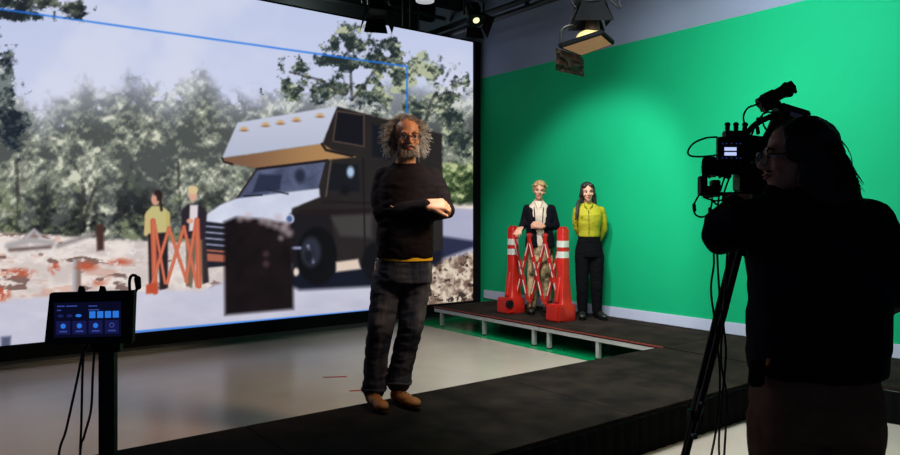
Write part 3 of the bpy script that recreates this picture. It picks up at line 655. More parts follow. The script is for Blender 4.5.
    h.xf(HM); hr = h.build('hair', hm, body, remesh=.0055, sm=1, wrinkle=(.002, (30, 30, 10)))
    P = []
    for k in range(170):
        a = random.uniform(-1.3, 1.3); q = Vector((.078*math.sin(a), .01-.082*math.cos(a)*.7, .100-.02*abs(a))); s_ = 1 if a > -.4 else -1
        P.append([HM @ (q + Vector((s_*.010*i, -.004*i*(1-.3*i), .002*i-.003*i*i))) for i in range(4)])
    strands(P, .003, .001).build('strands', hm, hr)
blazer_woman()

# --- woman in the yellow shirt
def yellow_woman():
    t, J = person(590.5, 8.3, HP, 'person with dark braided hair in yellow-green shirt and black trousers, hands behind back')
    HM = head_frame(J(587.6, 192.3, -.02), yaw=-3, pitch=2, roll=-3, s=.98)
    b = MB(); head(b, HM, .9)
    b.cap(J(588, 198, 0), .044, J(588.5, 206, .02), .050)
    b.loft([(J(589, 252, .02), .15, .10), (J(589, 234, .0), .115, .085), (J(589, 216, 0), .13, .095), (J(589, 208, .02), .12, .07)])
    b.chain([(J(577, 211, .02), .040), (J(576.5, 226, .07), .035), (J(586, 243, .17), .026)]); b.chain([(J(601, 211, .02), .040), (J(604, 228, .07), .035), (J(597, 243, .17), .026)])
    hand(b, J(587, 243.5, .17), (.9, .1, -.3), (0, -1, 0), 1, .95); hand(b, J(596, 244, .19), (-.9, .1, -.3), (0, -1, 0), -1, .95)
    b.chain([(J(583, 254, .02), .08), (J(582, 285, .0), .05), (J(583, 311, .03), .036)]); b.chain([(J(596, 254, .02), .08), (J(596, 285, .0), .05), (J(597, 311, .03), .036)])
    body = b.build('body', M_SKIN_W, t, remesh=.0065, sm=1)
    ym = mat('yellow_green_shirt', (166, 158, 20), .75, .05, 10); s = MB()
    s.loft([(J(589, 236.5, .0), .125, .10), (J(589, 230, .0), .128, .105), (J(589, 222, -.01), .146, .122), (J(589, 215, -.01), .156, .122), (J(589, 208.5, .01), .148, .09), (J(588.6, 203.2, .02), .072, .060)])
    s.chain([(J(577.8, 211, .02), .054), (J(576.6, 219, .04), .050), (J(576.6, 227, .07), .043), (J(583, 239, .14), .034)]); s.chain([(J(600.5, 211, .02), .054), (J(603.2, 220, .04), .050), (J(603.8, 229, .07), .043), (J(599, 240, .15), .034)])
    st = s.build('shirt', ym, t, remesh=.008, sm=2, wrinkle=(.004, (8, 8, 14)))
    for s_ in (-1, 1): MB().tube([J(588.5+s_*4.6, 202.6, .0), J(588.5+s_*3.6, 205.5, -.075), J(588.5+s_*1.4, 208.5, -.105)], [.014, .020, .007], 8, flat=.4).build('collar', ym, st, smooth=True)
    MB().tube([J(588.6, 210, -.118), J(588.8, 216, -.136), J(589, 224, -.134), J(589, 235, -.104)], .0045, 6, flat=.5).build('placket', mat('shirt_seam', (120, 126, 22), .8), st)
    for k in range(6): MB().ell(J(588.8, 211.5+k*4.2, -.136+.0045*abs(k-1.6)), .0055).build('button', mat('dark_button', (60, 50, 30), .4), st, smooth=True)
    for s_ in (-1, 1): MB().box(J(588.8+s_*6, 216.5, -.112), (.062, .006, .016), (0, 0, s_*-.25)).build('pocket_flap', ym, st, bevel=.003)
    j = MB(); j.loft([(J(589, 257, .02), .168, .112), (J(589, 250, .02), .165, .115), (J(589, 240, .01), .135, .10), (J(589, 235, .01), .126, .098)])
    j.chain([(J(582.2, 256, .02), .088), (J(582, 286, .0), .070), (J(582.5, 312, .03), .058)]); j.chain([(J(596.6, 256, .02), .088), (J(596.5, 286, .0), .070), (J(597, 312, .03), .056)])
    j.build('trousers', M_BLKTR, t, remesh=.009, sm=2, wrinkle=(.004, (7, 7, 15)))
    for px in (582.5, 597):
        f = J(px, 317, .08); f.z = 0; shoe('shoe', body, f, math.radians(-12 if px < 590 else 12), .25, mat('black_boot', (22, 24, 26), .5), MATS['black_sole'])
    face_parts(body, HM, (40, 28, 24), (170, 76, 72), (44, 30, 28), .004)
    hm = mat('dark_brown_hair', (34, 24, 24), .55, .3, 30, stretch=(1, 1, .3)); h = MB(); h.cap((.078, .015, -.05), .026, (.088, .02, -.155), .018); h.ell((0, .07, -.09), (.085, .04, .09))
    h.ell((0, .024, .052), (.083, .090, .076)); h.ell((0, .05, -.02), (.082, .055, .10))
    for s_ in (-1, 1): h.ell((s_*.070, -.006, .01), (.020, .048, .070)); h.cap((s_*.074, .02, -.03), .026, (s_*.066, .03, -.12), .024); h.ell((s_*.036, -.048, .082), (.040, .034, .026), (0, s_*.5, 0))
    h.xf(HM); hr = h.build('hair', hm, body, remesh=.0055, sm=1, wrinkle=(.003, (30, 30, 8)))
    br = MB(); P = curve_pts([J(579.5, 200, .0), J(577.6, 206, -.06), J(577.2, 212, -.09), J(576.4, 219, -.09)], 5)
    for i, p in enumerate(P): br.ell(p + Vector(((-1)**i*.008, 0, 0)), (.021-.0006*i, .018, .016))
    br.build('braid', hm, hr, remesh=.0055, sm=1)
yellow_woman()

# --- camera operator
def operator():
    t, J = person(815, 2.25, 0, 'person with long dark hair and glasses in dark jacket, seen from behind operating the camera')
    HM = head_frame(J(794.5, 158, 0), yaw=-97, pitch=0, roll=0, s=1.0)
    b = MB(); head(b, HM)
    b.cap(J(806, 180, .0), .062, J(815, 205, .02), .07)
    b.loft([(J(815, 385, .0), .16, .13), (J(815, 330, .0), .165, .13), (J(818, 270, 0), .18, .13), (J(818, 225, .0), .18, .11), (J(815, 205, .0), .10, .08)], yaw=.1)
    lw = J(736, 206, .22)
    b.chain([(J(768, 222, .02), .055), (J(716, 236, .08), .045), (J(733, 208, .21), .03)]); b.chain([(J(868, 222, .0), .055), (J(890, 285, -.02), .045), (J(868, 300, .2), .03)])
    hand(b, lw, (.45, .75, .35), (.2, .2, -1), 1, 1.05, (30, 35, 30), 4, 35, 20)
    hand(b, J(862, 300, .22), (-1, .5, .1), (0, .2, -1), -1, 1.05)
    for px, dy in ((786, .02), (846, .0)): b.chain([(J(px, 400, dy), .10), (J(px, 520, dy), .065), (J(px, 650, dy), .045)])
    body = b.build('body', M_SKIN_C, t, remesh=.007, sm=2)
    jm = mat('dark_navy_jacket', (18, 18, 34), .85, .15, 9, bump=.2); s = MB()
    s.loft([(J(816, 372, .0), .198, .170), (J(816, 350, .0), .206, .174), (J(817, 310, .0), .206, .172), (J(821, 270, .0), .222, .168), (J(823, 240, .0), .232, .155), (J(822, 220, .0), .210, .135), (J(818, 205, .0), .155, .11), (J(812, 192, .0), .09, .085)], pw=2.4, yaw=.08)
    s.chain([(J(776, 218, .0), .088), (J(745, 224, .03), .080), (J(720, 235, .07), .062), (J(722, 224, .13), .056), (J(735, 208, .20), .044)])
    s.chain([(J(864, 226, .0), .090), (J(878, 252, -.02), .082), (J(887, 288, -.02), .072), (J(880, 300, .08), .062), (J(868, 300, .18), .05)])
    sj = s.build('jacket', jm, t, remesh=.010, sm=3, wrinkle=(.007, (5, 5, 8)))
    MB().chain([(J(770, 190, .03) , .02), (J(790, 194, .06), .03), (J(815, 196, .09), .032)]).build('collar', jm, sj, smooth=True)
    MB().chain([(J(800, 194, -.06), .026), (J(825, 196, -.07), .030), (J(846, 205, -.03), .028)]).build('hood', jm, sj, smooth=True)
    j = MB(); j.loft([(J(815, 430, .0), .188, .160), (J(815, 400, .0), .192, .162), (J(815, 372, .0), .178, .15)], pw=2.4)
    j.chain([(J(785, 420, .02), .115), (J(782, 520, .02), .088), (J(782, 640, .04), .075)]); j.chain([(J(845, 420, .0), .115), (J(848, 520, .0), .088), (J(848, 640, .02), .075)])
    j.build('trousers', mat('brown_work_trousers', (132, 96, 80), .9, .15, 9), t, remesh=.010, sm=2, wrinkle=(.007, (5, 5, 10)))
    for px in (782, 848):
        f = J(px, 660, .0); f.z = 0; shoe('shoe', body, f + Vector((0, -.03, 0)), math.radians(180), .29, MATS['black_boot'], MATS['black_sole'])
    face_parts(body, HM, (40, 28, 24), (150, 84, 76), (30, 22, 20), .004); glasses(HM, body, (22, 20, 24), (.026, .020))
    g = MB(); g.ell((0, -.058, -.096), (.030, .028, .020)); g.ell((0, -.082, -.044), (.026, .010, .006)); g.xf(HM).build('beard', mat('dark_stubble', (46, 30, 28), .95), body, smooth=True)
    hm = mat('long_dark_hair', (24, 17, 17), .6, .3, 25, stretch=(1, 1, .25)); h = MB()
    h.ell((0, .030, .052), (.088, .102, .080)); h.ell((0, .065, .0), (.088, .078, .095)); h.ell((0, .085, -.05), (.098, .078, .10)); h.ell((-.0, .118, -.12), (.10, .070, .09)); h.ell((0, .155, -.165), (.085, .055, .05))
    for s_ in (-1, 1): h.ell((s_*.072, .005, .03), (.020, .060, .055)); h.ell((s_*.075, .04, -.06), (.030, .055, .090)); h.ell((s_*.078, .07, -.13), (.030, .055, .05))
    h.xf(HM); hr = h.build('hair', hm, body, remesh=.008, sm=2, wrinkle=(.007, (16, 16, 7)))
    P = []
    for k in range(420):
        x = random.uniform(-.10, .10); z0 = random.uniform(-.12, .05); y0 = .115 + .02*random.random() - abs(x)*.35; ph = random.uniform(0, 6)
        P.append([HM @ Vector((x + .008*math.sin(ph+i*.9), y0 + .010*i + .008*math.cos(ph+i*.8) + (.006*i if z0 < -.05 else 0), z0-.021*i)) for i in range(7)])
    strands(P, .0024, .0008).build('strands', hm, hr)
    # belt pack and tag
    k = MB().box(J(757, 373, -.05), (.05, .03, .085), (0, .1, .2)).build('belt_pouch', M_MATTE, t, bevel=.008)
    MB().box(J(768, 362, -.14), (.008, .004, .022), (0, .2, 0)).build('orange_tag', mat('orange_tag', (226, 120, 30), .6), t)
operator()

# ------------------------------------------------------------------ film camera and tripod
def rigframe(px0, d0, name, base, label, cat, group=None):
    c = W(px0, PYH, d0); t = thing(name, (c.x, c.y, base), label, cat, group, RZ); x0 = (px0-PX0)/F*d0
    def J(px, py, dy=0.0):
        d = d0+dy; return Vector(((px-PX0)/F*d - x0, dy, H-(py-PYH)/F*d - base))
    return t, J
M_SCREEN = mat('small_display', (190, 205, 255), .3, 0, emit=1.0)
M_CABLE = mat('cable_rubber', (12, 12, 14), .6)
def span(J, a, b, dy, th):                    # box from two photo corners
    p, q = J(*a, dy), J(*b, dy); return (p+q)/2, (abs(q.x-p.x), th, abs(q.z-p.z))
def film_camera():
    t, J = rigframe(742, 2.62, 'film_camera', 1.545, 'black film camera with small glowing monitor, viewfinder and cables on the tripod', 'camera')
    yw = Euler((0, 0, math.radians(-12))).to_matrix()
    c, d = span(J, (737, 152), (763, 192), .03, .15); body = MB().box(c, d, yw).build('camera_body', M_BLACK, t, bevel=.006)
    MB().box(c + Vector((.045, .02, .0)), (.06, .11, .11), yw).build('battery', M_MATTE, body, bevel=.006)
    for k in range(5): MB().cyl(c + Vector((-.03+.014*k, -.082, .03)), c + Vector((-.03+.014*k, -.088, .03)), .004, seg=8).build('button', M_ALU, body)
    l = MB(); a = J(738, 167, .04); b = J(704, 167, .10); l.tube([a, a.lerp(b, .3), a.lerp(b, .3), a.lerp(b, .65), a.lerp(b, .65), b], [.030, .030, .036, .036, .040, .042], 28); ln = l.build('lens', M_BLACK, t, auto=True)
    for q in (.2, .5, .8): MB().cyl(a.lerp(b, q), a.lerp(b, q+.05), .044, seg=32).build('focus_ring', M_MATTE, ln, auto=True)
    MB().cyl(b, b + (b-a).normalized()*.004, .037, seg=28).build('front_glass', mat('lens_glass', (20, 26, 50), .05), ln)
    c, d = span(J, (717, 137), (746, 160), -.10, .022); mo = MB().box(c, d).build('monitor', M_BLACK, t, bevel=.003)
    for y0 in (147.3, 152.2):
        c, d = span(J, (724.5, y0), (736.5, y0+3.3), -.1125, .001); MB().box(c, d).build('display', M_SCREEN, mo)
    dots = mat('display_dots', (50, 60, 150), .3, emit=.5)
    for px in (722, 726, 731, 736, 740):
        for py in (143.5, 158):
            c, d = span(J, (px, py-.5), (px+1.2, py+.5), -.1125, .001); MB().box(c, d).build('display_icon', dots, mo)
    # top handle, viewfinder
    hd = MB().tube(curve_pts([J(744, 152, .0), J(746, 136, .0), J(756, 124, .0), J(772, 116, .0), J(782, 112, .0)], 5), .011, 10).build('top_handle', M_BLACK, t, smooth=True)
    c, d = span(J, (742, 137), (764, 152), .03, .09); MB().box(c, d, (0, .12, 0)).build('handle_mount', M_BLACK, t, bevel=.005)
    e = MB(); a = J(758.5, 104, -.02); b = J(788, 89.5, -.02); v = (b-a).normalized()
    e.tube([a, a+v*.02, a+v*.022, a.lerp(b, .55), a.lerp(b, .56), a.lerp(b, .85), a.lerp(b, .86), b, b+v*.006], [.021, .023, .027, .027, .023, .023, .025, .031, .026], 24)
    ev = e.build('viewfinder', M_BLACK, t, auto=True)
    MB().box(J(768, 104.5, -.02), (.055, .05, .045), (0, -.45, 0)).build('viewfinder_box', M_BLACK, ev, bevel=.006)
    MB().tube([b+v*.004 + Vector((0, 0, .028)), b+v*.012 + Vector((.004, 0, .0)), b+v*.03 + Vector((.004, 0, -.026))], [.010, .016, .005], 8).build('eyecup', M_MATTE, ev, smooth=True)
    MB().cyl(J(778, 102, -.02), J(781, 116, .0), .010, seg=12).build('bracket', M_BLACK, t)
    c, d = span(J, (775, 108), (806, 119), .0, .08); rc = MB().box(c, d, (0, .30, 0)).build('receiver', M_BLACK, t, bevel=.006)
    MB().box(c + Vector((.0, -.042, -.012)), (.045, .002, .015), (0, .30, 0)).build('label', mat('paper_label', (176, 172, 200), .7, .2, 160), rc)
    MB().tube([J(783, 118, .02), J(776, 132, .02), J(764, 150, .02)], [.04, .036, .03], 12).build('rear_module', M_BLACK, t, auto=True)
    for px in (727.5, 736, 743.5):
        k = MB().cyl(J(px, 137, -.03), J(px+(1.5 if px > 740 else 0), 126, -.03), .0085, seg=14).build('mount_knob', M_BLACK, t, auto=True); MB().ell(J(px+(1.5 if px > 740 else 0), 124.5, -.03), (.011, .011, .009)).build('knob_cap', M_BLACK, k, smooth=True)
    c, d = span(J, (724, 131), (748, 137.5), -.03, .04); MB().box(c, d).build('cheese_plate', M_BLACK, t, bevel=.003)
    # base plate, rods and focus motors
    c, d = span(J, (727, 194), (764, 201), .02, .11); MB().box(c, d).build('base_plate', M_BLACK, t, bevel=.005)
    c, d = span(J, (746, 194.5), (762, 196.3), -.045, .02); MB().box(c, d).build('plate_edge', mat('brass_edge', (120, 86, 66), .4, metal=.5), t)
    for dy in (-.01, .05): MB().cyl(J(764, 194, dy), J(700, 194, dy+.05), .0078, seg=12).build('rod', M_BLACK, t)
    for (x0_, y0_, x1_, y1_) in ((699, 176, 706, 196), (711, 180, 719, 197), (704, 186, 712, 198)):
        c, d = span(J, (x0_, y0_), (x1_, y1_), .06, .04); MB().box(c, d).build('focus_motor', M_BLACK, t, bevel=.004)
    c, d = span(J, (700.5, 182), (702, 192), .037, .004); MB().box(c, d).build('indicator_strip', mat('dull_red_led', (90, 30, 30), .5), t)
    MB().cyl(J(703, 176, .06), J(704, 162, .06), .005, seg=8).build('antenna', M_BLACK, t)
    MB().tube([J(706, 175, .05), J(712, 172, .05), J(730, 177, .05)], .010, 8).build('lens_support', M_BLACK, t)
    cab = [[(717, 137, -.08), (706, 138, -.1), (694, 143, -.12), (688, 151, -.12), (691, 156, -.12), (704, 156.5, -.1), (717, 155, -.08)],
           [(758, 104, -.02), (748, 108, -.03), (743.5, 116, -.04), (745, 126, -.04), (747, 136, -.03), (746, 146, -.03)],
           [(776, 112, -.03), (765, 113, -.05), (760, 118, -.05), (755, 126, -.04), (750, 140, -.02)],
           [(762, 116, -.03), (764, 126, -.03), (770, 134, -.02)],
           [(699, 195, .04), (694, 205, .0), (695, 214, -.02), (702, 217, -.02), (709, 213, .0), (712, 202, .03), (712, 196, .05)],
           [(703, 197, .03), (716, 201, .0), (728, 198, .0)],
           [(725, 176, .0), (720, 192, -.02), (718, 206, -.02), (717, 220, .0)], [(730, 176, .0), (724, 194, -.02), (721, 222, .0)], [(735, 190, .0), (740, 210, -.02), (744, 232, .0)],
           [(711, 200, .03), (720, 206, .0), (731, 204, -.02), (740, 199, .0)]]
    for P in cab: MB().tube(curve_pts([J(*p) for p in P], 6), .0036, 7).build('cable', M_CABLE, t, smooth=True)
    for p in ((758, 119, -.05), (757.5, 128, -.04), (694, 205, .0), (710, 209, .01)): MB().cap(J(*p), .007, J(p[0]+.5, p[1]+5, p[2]), .007, 10).build('connector', M_CABLE, t, smooth=True)
film_camera()
def tripod():
    t, J = rigframe(750, 2.66, 'tripod', 0, 'tall black twin-tube tripod carrying the film camera, legs spread on pale floor', 'tripod')
    zt = J(750, 214).z
    hd = MB().tube([(0, 0, zt-.10), (0, 0, zt-.05), (0, 0, zt-.05), (0, 0, zt-.01), (0, 0, zt-.01), (0, 0, 1.545)], [.045, .050, .038, .042, .05, .05], 20).build('fluid_head', M_BLACK, t, auto=True)
    MB().cyl((.0, -.03, zt-.04), (-.06, -.28, zt+.03), .009, seg=12).build('pan_handle', M_BLACK, hd)
    MB().cyl((.055, 0, zt-.04), (.085, 0, zt-.04), .018).build('lock_knob', M_BLACK, hd)
    MB().cyl((0, 0, zt-.16), (0, 0, zt-.10), .05, .06).build('bowl', M_BLACK, t, auto=True)
    top = Vector((0, 0, zt-.13)); feet = [J(648, 606, .0), Vector((.42, .48, 0)), Vector((.34, -.14, 0))]
    for f in feet:
        f.z = .012; h = Vector((f.x, f.y, 0)).normalized(); sd = Vector((-h.y, h.x, 0)); a = top + h*.05
        m = MB(); mid = a.lerp(f, .48)
        for s_ in (-1, 1): m.cyl(a + sd*.032*s_, mid + sd*.026*s_, .0125, seg=12)
        lg = m.build('leg', M_BLACK, t)
        m = MB()
        for s_ in (-1, 1): m.cyl(a.lerp(f, .40) + sd*.014*s_, a.lerp(f, .80) + sd*.013*s_, .0105, seg=12)
        m.build('middle_tube', M_BLACK, lg)
        MB().cyl(a.lerp(f, .72), f, .011, seg=12).build('lower_tube', M_BLACK, lg)
        for q in (.47, .78): MB().box(a.lerp(f, q), (.05, .05, .04), (0, 0, math.atan2(h.y, h.x))).build('clamp', M_BLACK, lg, bevel=.005)
        for q in (.43, .52): MB().cyl(a.lerp(f, q) + sd*.03 - h*.0, a.lerp(f, q) + sd*.05, .010, seg=12).build('lock_lever', mat('steel_lever', (90, 90, 110), .35, metal=.7), lg)
        MB().cap(f + Vector((0, 0, .012)), .020, f + Vector((0, 0, .02)), .018).build('rubber_foot', M_MATTE, lg)
        MB().cyl(a.lerp(f, .80), Vector((0, 0, .26)), .008, seg=8).build('spreader_arm', M_BLACK, t)
    for P in ([(712, 232, .05), (714, 262, .0), (711, 290, -.02), (716, 330, -.03), (720, 380, -.03), (716, 430, -.03), (708, 480, -.02), (700, 600, .0)],
              [(716, 232, .05), (720, 300, -.05), (726, 350, -.06), (722, 400, -.06), (719, 450, -.06), (724, 520, -.04), (716, 602, .0)],
              [(728, 240, .04), (724, 310, -.05), (721, 360, -.06), (727, 400, -.06), (724, 460, -.06), (718, 600, -.02)]):
        MB().tube(curve_pts([J(*p) for p in P], 6), .0042, 7).build('cable', M_CABLE, t, smooth=True)
tripod()

# ------------------------------------------------------------------ touchscreen on a stand
def touchscreen():
    t, J = rigframe(96, 1.9, 'touchscreen_stand', 0, 'black stand with touch panel showing blue buttons, in front of the video wall', 'touchscreen')
    P = lambda px, py, dy=0: J(px, py, dy)
    m = MB(); m.prism([(0, 0), (1, 0), (1, 1), (0, 1)], (0, 0, 0), (1, 0, 0), (0, 0, 1), .02)
    tl, tr, br, bl = P(49, 293), P(133.5, 290.5), P(131.5, 343.5), P(43.5, 345.5)
    m = MB(); q = [bl, br, tr, tl]; bk = [p + Vector((0, .024, 0)) for p in q]
    m.add(q+bk, [(0, 1, 2, 3), (7, 6, 5, 4), (0, 4, 5, 1), (1, 5, 6, 2), (2, 6, 7, 3), (3, 7, 4, 0)]); hs = m.build('panel_housing', M_BLACK, t, bevel=.003)
    def quad(name, x0, y0, x1, y1, mt, dz=0, par=None):
        sk = lambda x, y: J(x, y + (x-88)*-.022, -.001-dz)
        return MB().add([sk(x0, y1), sk(x1, y1), sk(x1, y0), sk(x0, y0)] + [sk(x0, y1)+Vector((0, .0006, 0)), sk(x1, y1)+Vector((0, .0006, 0)), sk(x1, y0)+Vector((0, .0006, 0)), sk(x0, y0)+Vector((0, .0006, 0))],
                        [(0, 1, 2, 3), (7, 6, 5, 4), (0, 4, 5, 1), (1, 5, 6, 2), (2, 6, 7, 3), (3, 7, 4, 0)]).build(name, mt, par)
    sc = quad('display', 54, 302, 121, 337, mat('display_dark_blue', (8, 9, 34), .25, emit=.9), par=hs)
    blue = mat('ui_bright_blue', (44, 120, 222), .4, emit=.9); dim = mat('ui_dim_blue', (26, 34, 92), .4, emit=.9); tile = mat('ui_tile', (22, 24, 74), .4, emit=.9); txt = mat('ui_text', (60, 84, 170), .4, emit=.7)
    for k in range(4):
        quad('square_button', 89.3+7.8*k, 311.5, 95.3+7.8*k, 318.2, blue, .001, sc)
        b = quad('tile_button', 56.3+16.2*k, 320.6, 70+16.2*k, 334, tile, .001, sc)
        c = J(63.2+16.2*k, 325.6-(16.2*k-25)*.022, -.0035); MB().cyl(c, c-Vector((0, .0006, 0)), .0068, seg=20).build('icon', blue if k < 3 else txt, b)
        if k == 3: MB().cyl(c-Vector((0, .0007, 0)), c-Vector((0, .0012, 0)), .0045, seg=20).build('icon_centre', tile, b)
        quad('caption', 59.5+16.2*k, 330.4, 67+16.2*k, 331.8, txt, .002, b)
    for k, mt in enumerate((dim, dim, blue)):
        c = J(60.5+9*k, 315.4-(9*k-28)*.022, -.002); MB().ell(c, (.0082, .0006, .0042)).build('cloud_icon', mt, sc)
    for (x0, x1, y) in ((57, 64.5, 305.2), (66, 77, 305.2), (57, 61, 309.2), (88.5, 97, 305.6), (88.5, 99, 309.4)): quad('caption', x0, y, x1, y+1.1, txt, .001, sc)
    MB().box((J(100, 345).x, .045, J(100, 345).z/2+.01), (.043, .03, J(100, 345).z-.02)).build('pole', M_BLACK, t, bevel=.004)
    MB().box((J(100, 345).x, .04, J(100, 338).z), (.08, .03, .09)).build('bracket', M_BLACK, t, bevel=.004)
    MB().box((J(100, 345).x, .06, .008), (.40, .34, .016)).build('floor_plate', M_BLACK, t, bevel=.004)
    for px in (81, 102): MB().tube([J(px-1.5, 291.5, .008), J(px-.5, 287, .004), J(px+1.5, 287.5, .004), J(px+3, 292, .012)], .005, 8).build('clip', M_MATTE, t, smooth=True)
    MB().tube(curve_pts([J(130.5, 300, .03), J(129.5, 282, .02), J(132, 275.5, .01), J(137, 277, .01), J(139, 284, .02), J(134.5, 294, .04), J(132, 306, .05), J(110, 340, .06)], 6), .0042, 8).build('cable', M_CABLE, t, smooth=True)
    MB().cap(J(137.5, 279, .01), .009, J(138.3, 287, .015), .008).build('plug', M_CABLE, t, smooth=True)
    for P_ in ([(88, 345, .05), (83, 352, .04), (76, 385, .03), (66, 430, .02), (58, 460, .02), (50, 560, .02), (60, 755, .05)],
               [(84, 345, .05), (82.5, 375, .05), (81.5, 420, .05), (80, 500, .05), (84, 757, .08)],
               [(95, 345, .06), (93, 372, .05), (91, 410, .05), (84, 437, .05), (80, 460, .05), (76, 600, .05), (80, 756, .1)]):
        MB().tube(curve_pts([J(*p) for p in P_], 6), .0034, 7).build('cable', M_CABLE, t, smooth=True)
touchscreen()

# ------------------------------------------------------------------ overhead rig
zr = 4.1
for k, (z, lb) in enumerate(((4.135, 'lower black lighting rail running along the green wall'), (4.245, 'upper black lighting rail running along the green wall'))):
    t = thing('lighting_rail', (6.15, 5.2, z), lb, 'rail', 'black lighting rails')
    MB().cyl((0, -4.2, 0), (0, 4.2, 0), .036, seg=16).build('tube', M_BLACK, t, smooth=True)
    for y in (-3.6, -1.2, 1.2, 3.6):
        if k: MB().cyl((0, y, .036), (0, y, 4.9-z), .012, seg=8).build('hanger', M_BLACK, t)
        else: MB().box((0, y, .055), (.03, .06, .03)).build('spacer', M_BLACK, t)
def pipe(name, a, b, r_, m_, lb, cat='pipe', group=None):
    a, b = Vector(a), Vector(b); o = MB().cyl((0, 0, 0), b-a, r_, seg=14).build(name, m_, None, smooth=False, loc=a); return tag(o, lb, cat, group)
pipe('lighting_pipe', (3.2, 7.0, 4.52), (6.6, 7.0, 4.52), .025, M_BLACK, 'black cross pipe above the two dark spotlights beside the video wall')
for x, w_ in ((3.6, 'left'), (6.4, 'right')): tag(MB().cyl((0, 0, 0), (0, 0, .36), .012, seg=8).build('hanger_rod', M_BLACK, None, loc=(x, 7.0, 4.54)), 'thin black rod hanging the %s end of the cross pipe from the ceiling' % w_, 'rod', 'cross pipe hangers')
pipe('lighting_pipe', (5.0, 1.5, 3.95), (5.0, 5.4, 3.95), .025, M_BLACK, 'black pipe carrying the big hanging lamp over the stage')
for y, w_ in ((1.9, 'near'), (5.1, 'far')): tag(MB().cyl((0, 0, 0), (0, 0, .93), .012, seg=8).build('hanger_rod', M_BLACK, None, loc=(5.0, y, 3.97)), 'thin black rod hanging the %s end of the big lamp pipe from the ceiling' % w_, 'rod', 'big lamp pipe hangers')
M_GPIPE = mat('green_spill_conduit', (46, 92, 70), .6, .1)  # green light falling on the pipe is put into its colour
pipe('conduit', (4.2, 8.75, 4.66), (6.62, 8.75, 4.60), .03, M_GPIPE, 'conduit coloured with green light spill under the ceiling behind the top of the video wall')
pipe('conduit', (4.6, 8.25, 4.80), (4.6, 9.55, 4.80), .05, mat('duct_grey', (70, 76, 78), .6), 'grey duct crossing the ceiling behind the video wall')
for x, lb in ((5.62, 'left one of two black uprights behind the video wall top'), (5.75, 'right one of two black uprights behind the video wall top')):
    pipe('upright_pole', (x, 8.42, 0.0), (x, 8.42, 4.9), .032, M_BLACK, lb, 'pole', 'uprights behind the video wall')
def spotlight(loc, pitch, yaw, label, s=1.0, lit=False, top=None, group='dark spotlights above the video wall'):
    t = thing('spotlight', loc, label, 'spotlight', group)
    R = Euler((math.radians(pitch), 0, math.radians(yaw))).to_matrix().to_4x4() @ Matrix.Scale(s, 4)   # shines along local -Y
    hb = MB().tube([(0, .20, 0), (0, .17, 0), (0, .17, 0), (0, -.12, 0), (0, -.12, 0), (0, -.15, 0)], [.06, .10, .115, .115, .13, .13], 24).xf(R).build('housing', M_BLACK, t, auto=True)
    k = MB()
    for i in range(6): k.box((0, -.02+.03*i, .12), (.14, .012, .03))
    k.xf(R).build('cooling_fins', M_BLACK, hb)
    lm = mat('lit_lens', (255, 240, 190), .3, emit=1.2) if lit else mat('dark_lens', (30, 34, 44), .15)
    MB().cyl((0, -.145, 0), (0, -.156, 0), .05 if lit else .105, seg=28).xf(R).build('lens', lm, hb)
    for a in range(4):
        Q = R @ Matrix.Rotation(a*math.pi/2, 4, 'Y'); w0, w1 = .11, (.19 if a % 2 else .15)
        MB().add([(-w0, -.15, .125), (w0, -.15, .125), (w1, -.31, .20), (-w1, -.31, .20), (-w0, -.15, .129), (w0, -.15, .129), (w1, -.31, .204), (-w1, -.31, .204)], [(0, 1, 2, 3), (7, 6, 5, 4), (0, 4, 5, 1), (1, 5, 6, 2), (2, 6, 7, 3), (3, 7, 4, 0)]).xf(Q).build('barn_door', M_MATTE, t)
    Y = Matrix.Rotation(math.radians(yaw), 4, 'Z'); w = .16*s; zz = (top-loc[2]) if top else .4
    MB().tube([Y @ Vector(p) for p in ((-w, 0, 0), (-w, 0, .2*s), (-w*.7, 0, .24*s), (w*.7, 0, .24*s), (w, 0, .2*s), (w, 0, 0))], .011, 8).build('yoke', M_BLACK, t)
    MB().cyl((0, 0, .24*s), (0, 0, zz-.02), .014, seg=10).build('stem', M_BLACK, t); MB().box((0, 0, zz), (.07, .05, .09)).build('clamp', M_BLACK, t, bevel=.008)
    for s_ in (-1, 1): MB().cyl(Y @ Vector((s_*w*.98, 0, 0)), Y @ Vector((s_*w*1.15, 0, 0)), .028, seg=14).build('tilt_knob', M_BLACK, t)
    return t
p = W(377, 2, 8.15); spotlight((p.x, 7.0, p.z), 62, -20, 'dark unlit spotlight with barn doors hanging over the top edge of the video wall', .95, top=4.52)
p = W(478, 13, 9.0); spotlight((p.x, 7.0, p.z), 50, -18, 'dark spotlight with small lit lens at the right end of the video wall', .85, True, top=4.52)
dl = thing('downlight', W(425, -2, 9.6), 'white round downlight hanging near the ceiling above video wall', 'lamp')
MB().tube([(0, 0, -.06), (0, 0, -.05), (0, 0, -.02), (0, 0, .02), (0, 0, .05)], [.06, .125, .135, .10, .02], 28).build('shade', mat('white_enamel', (225, 225, 232), .5, emit=.5), dl, auto=True)
MB().cyl((0, 0, .04), (0, 0, 4.9-dl.location.z), .012, seg=8).build('stem', M_BLACK, dl)
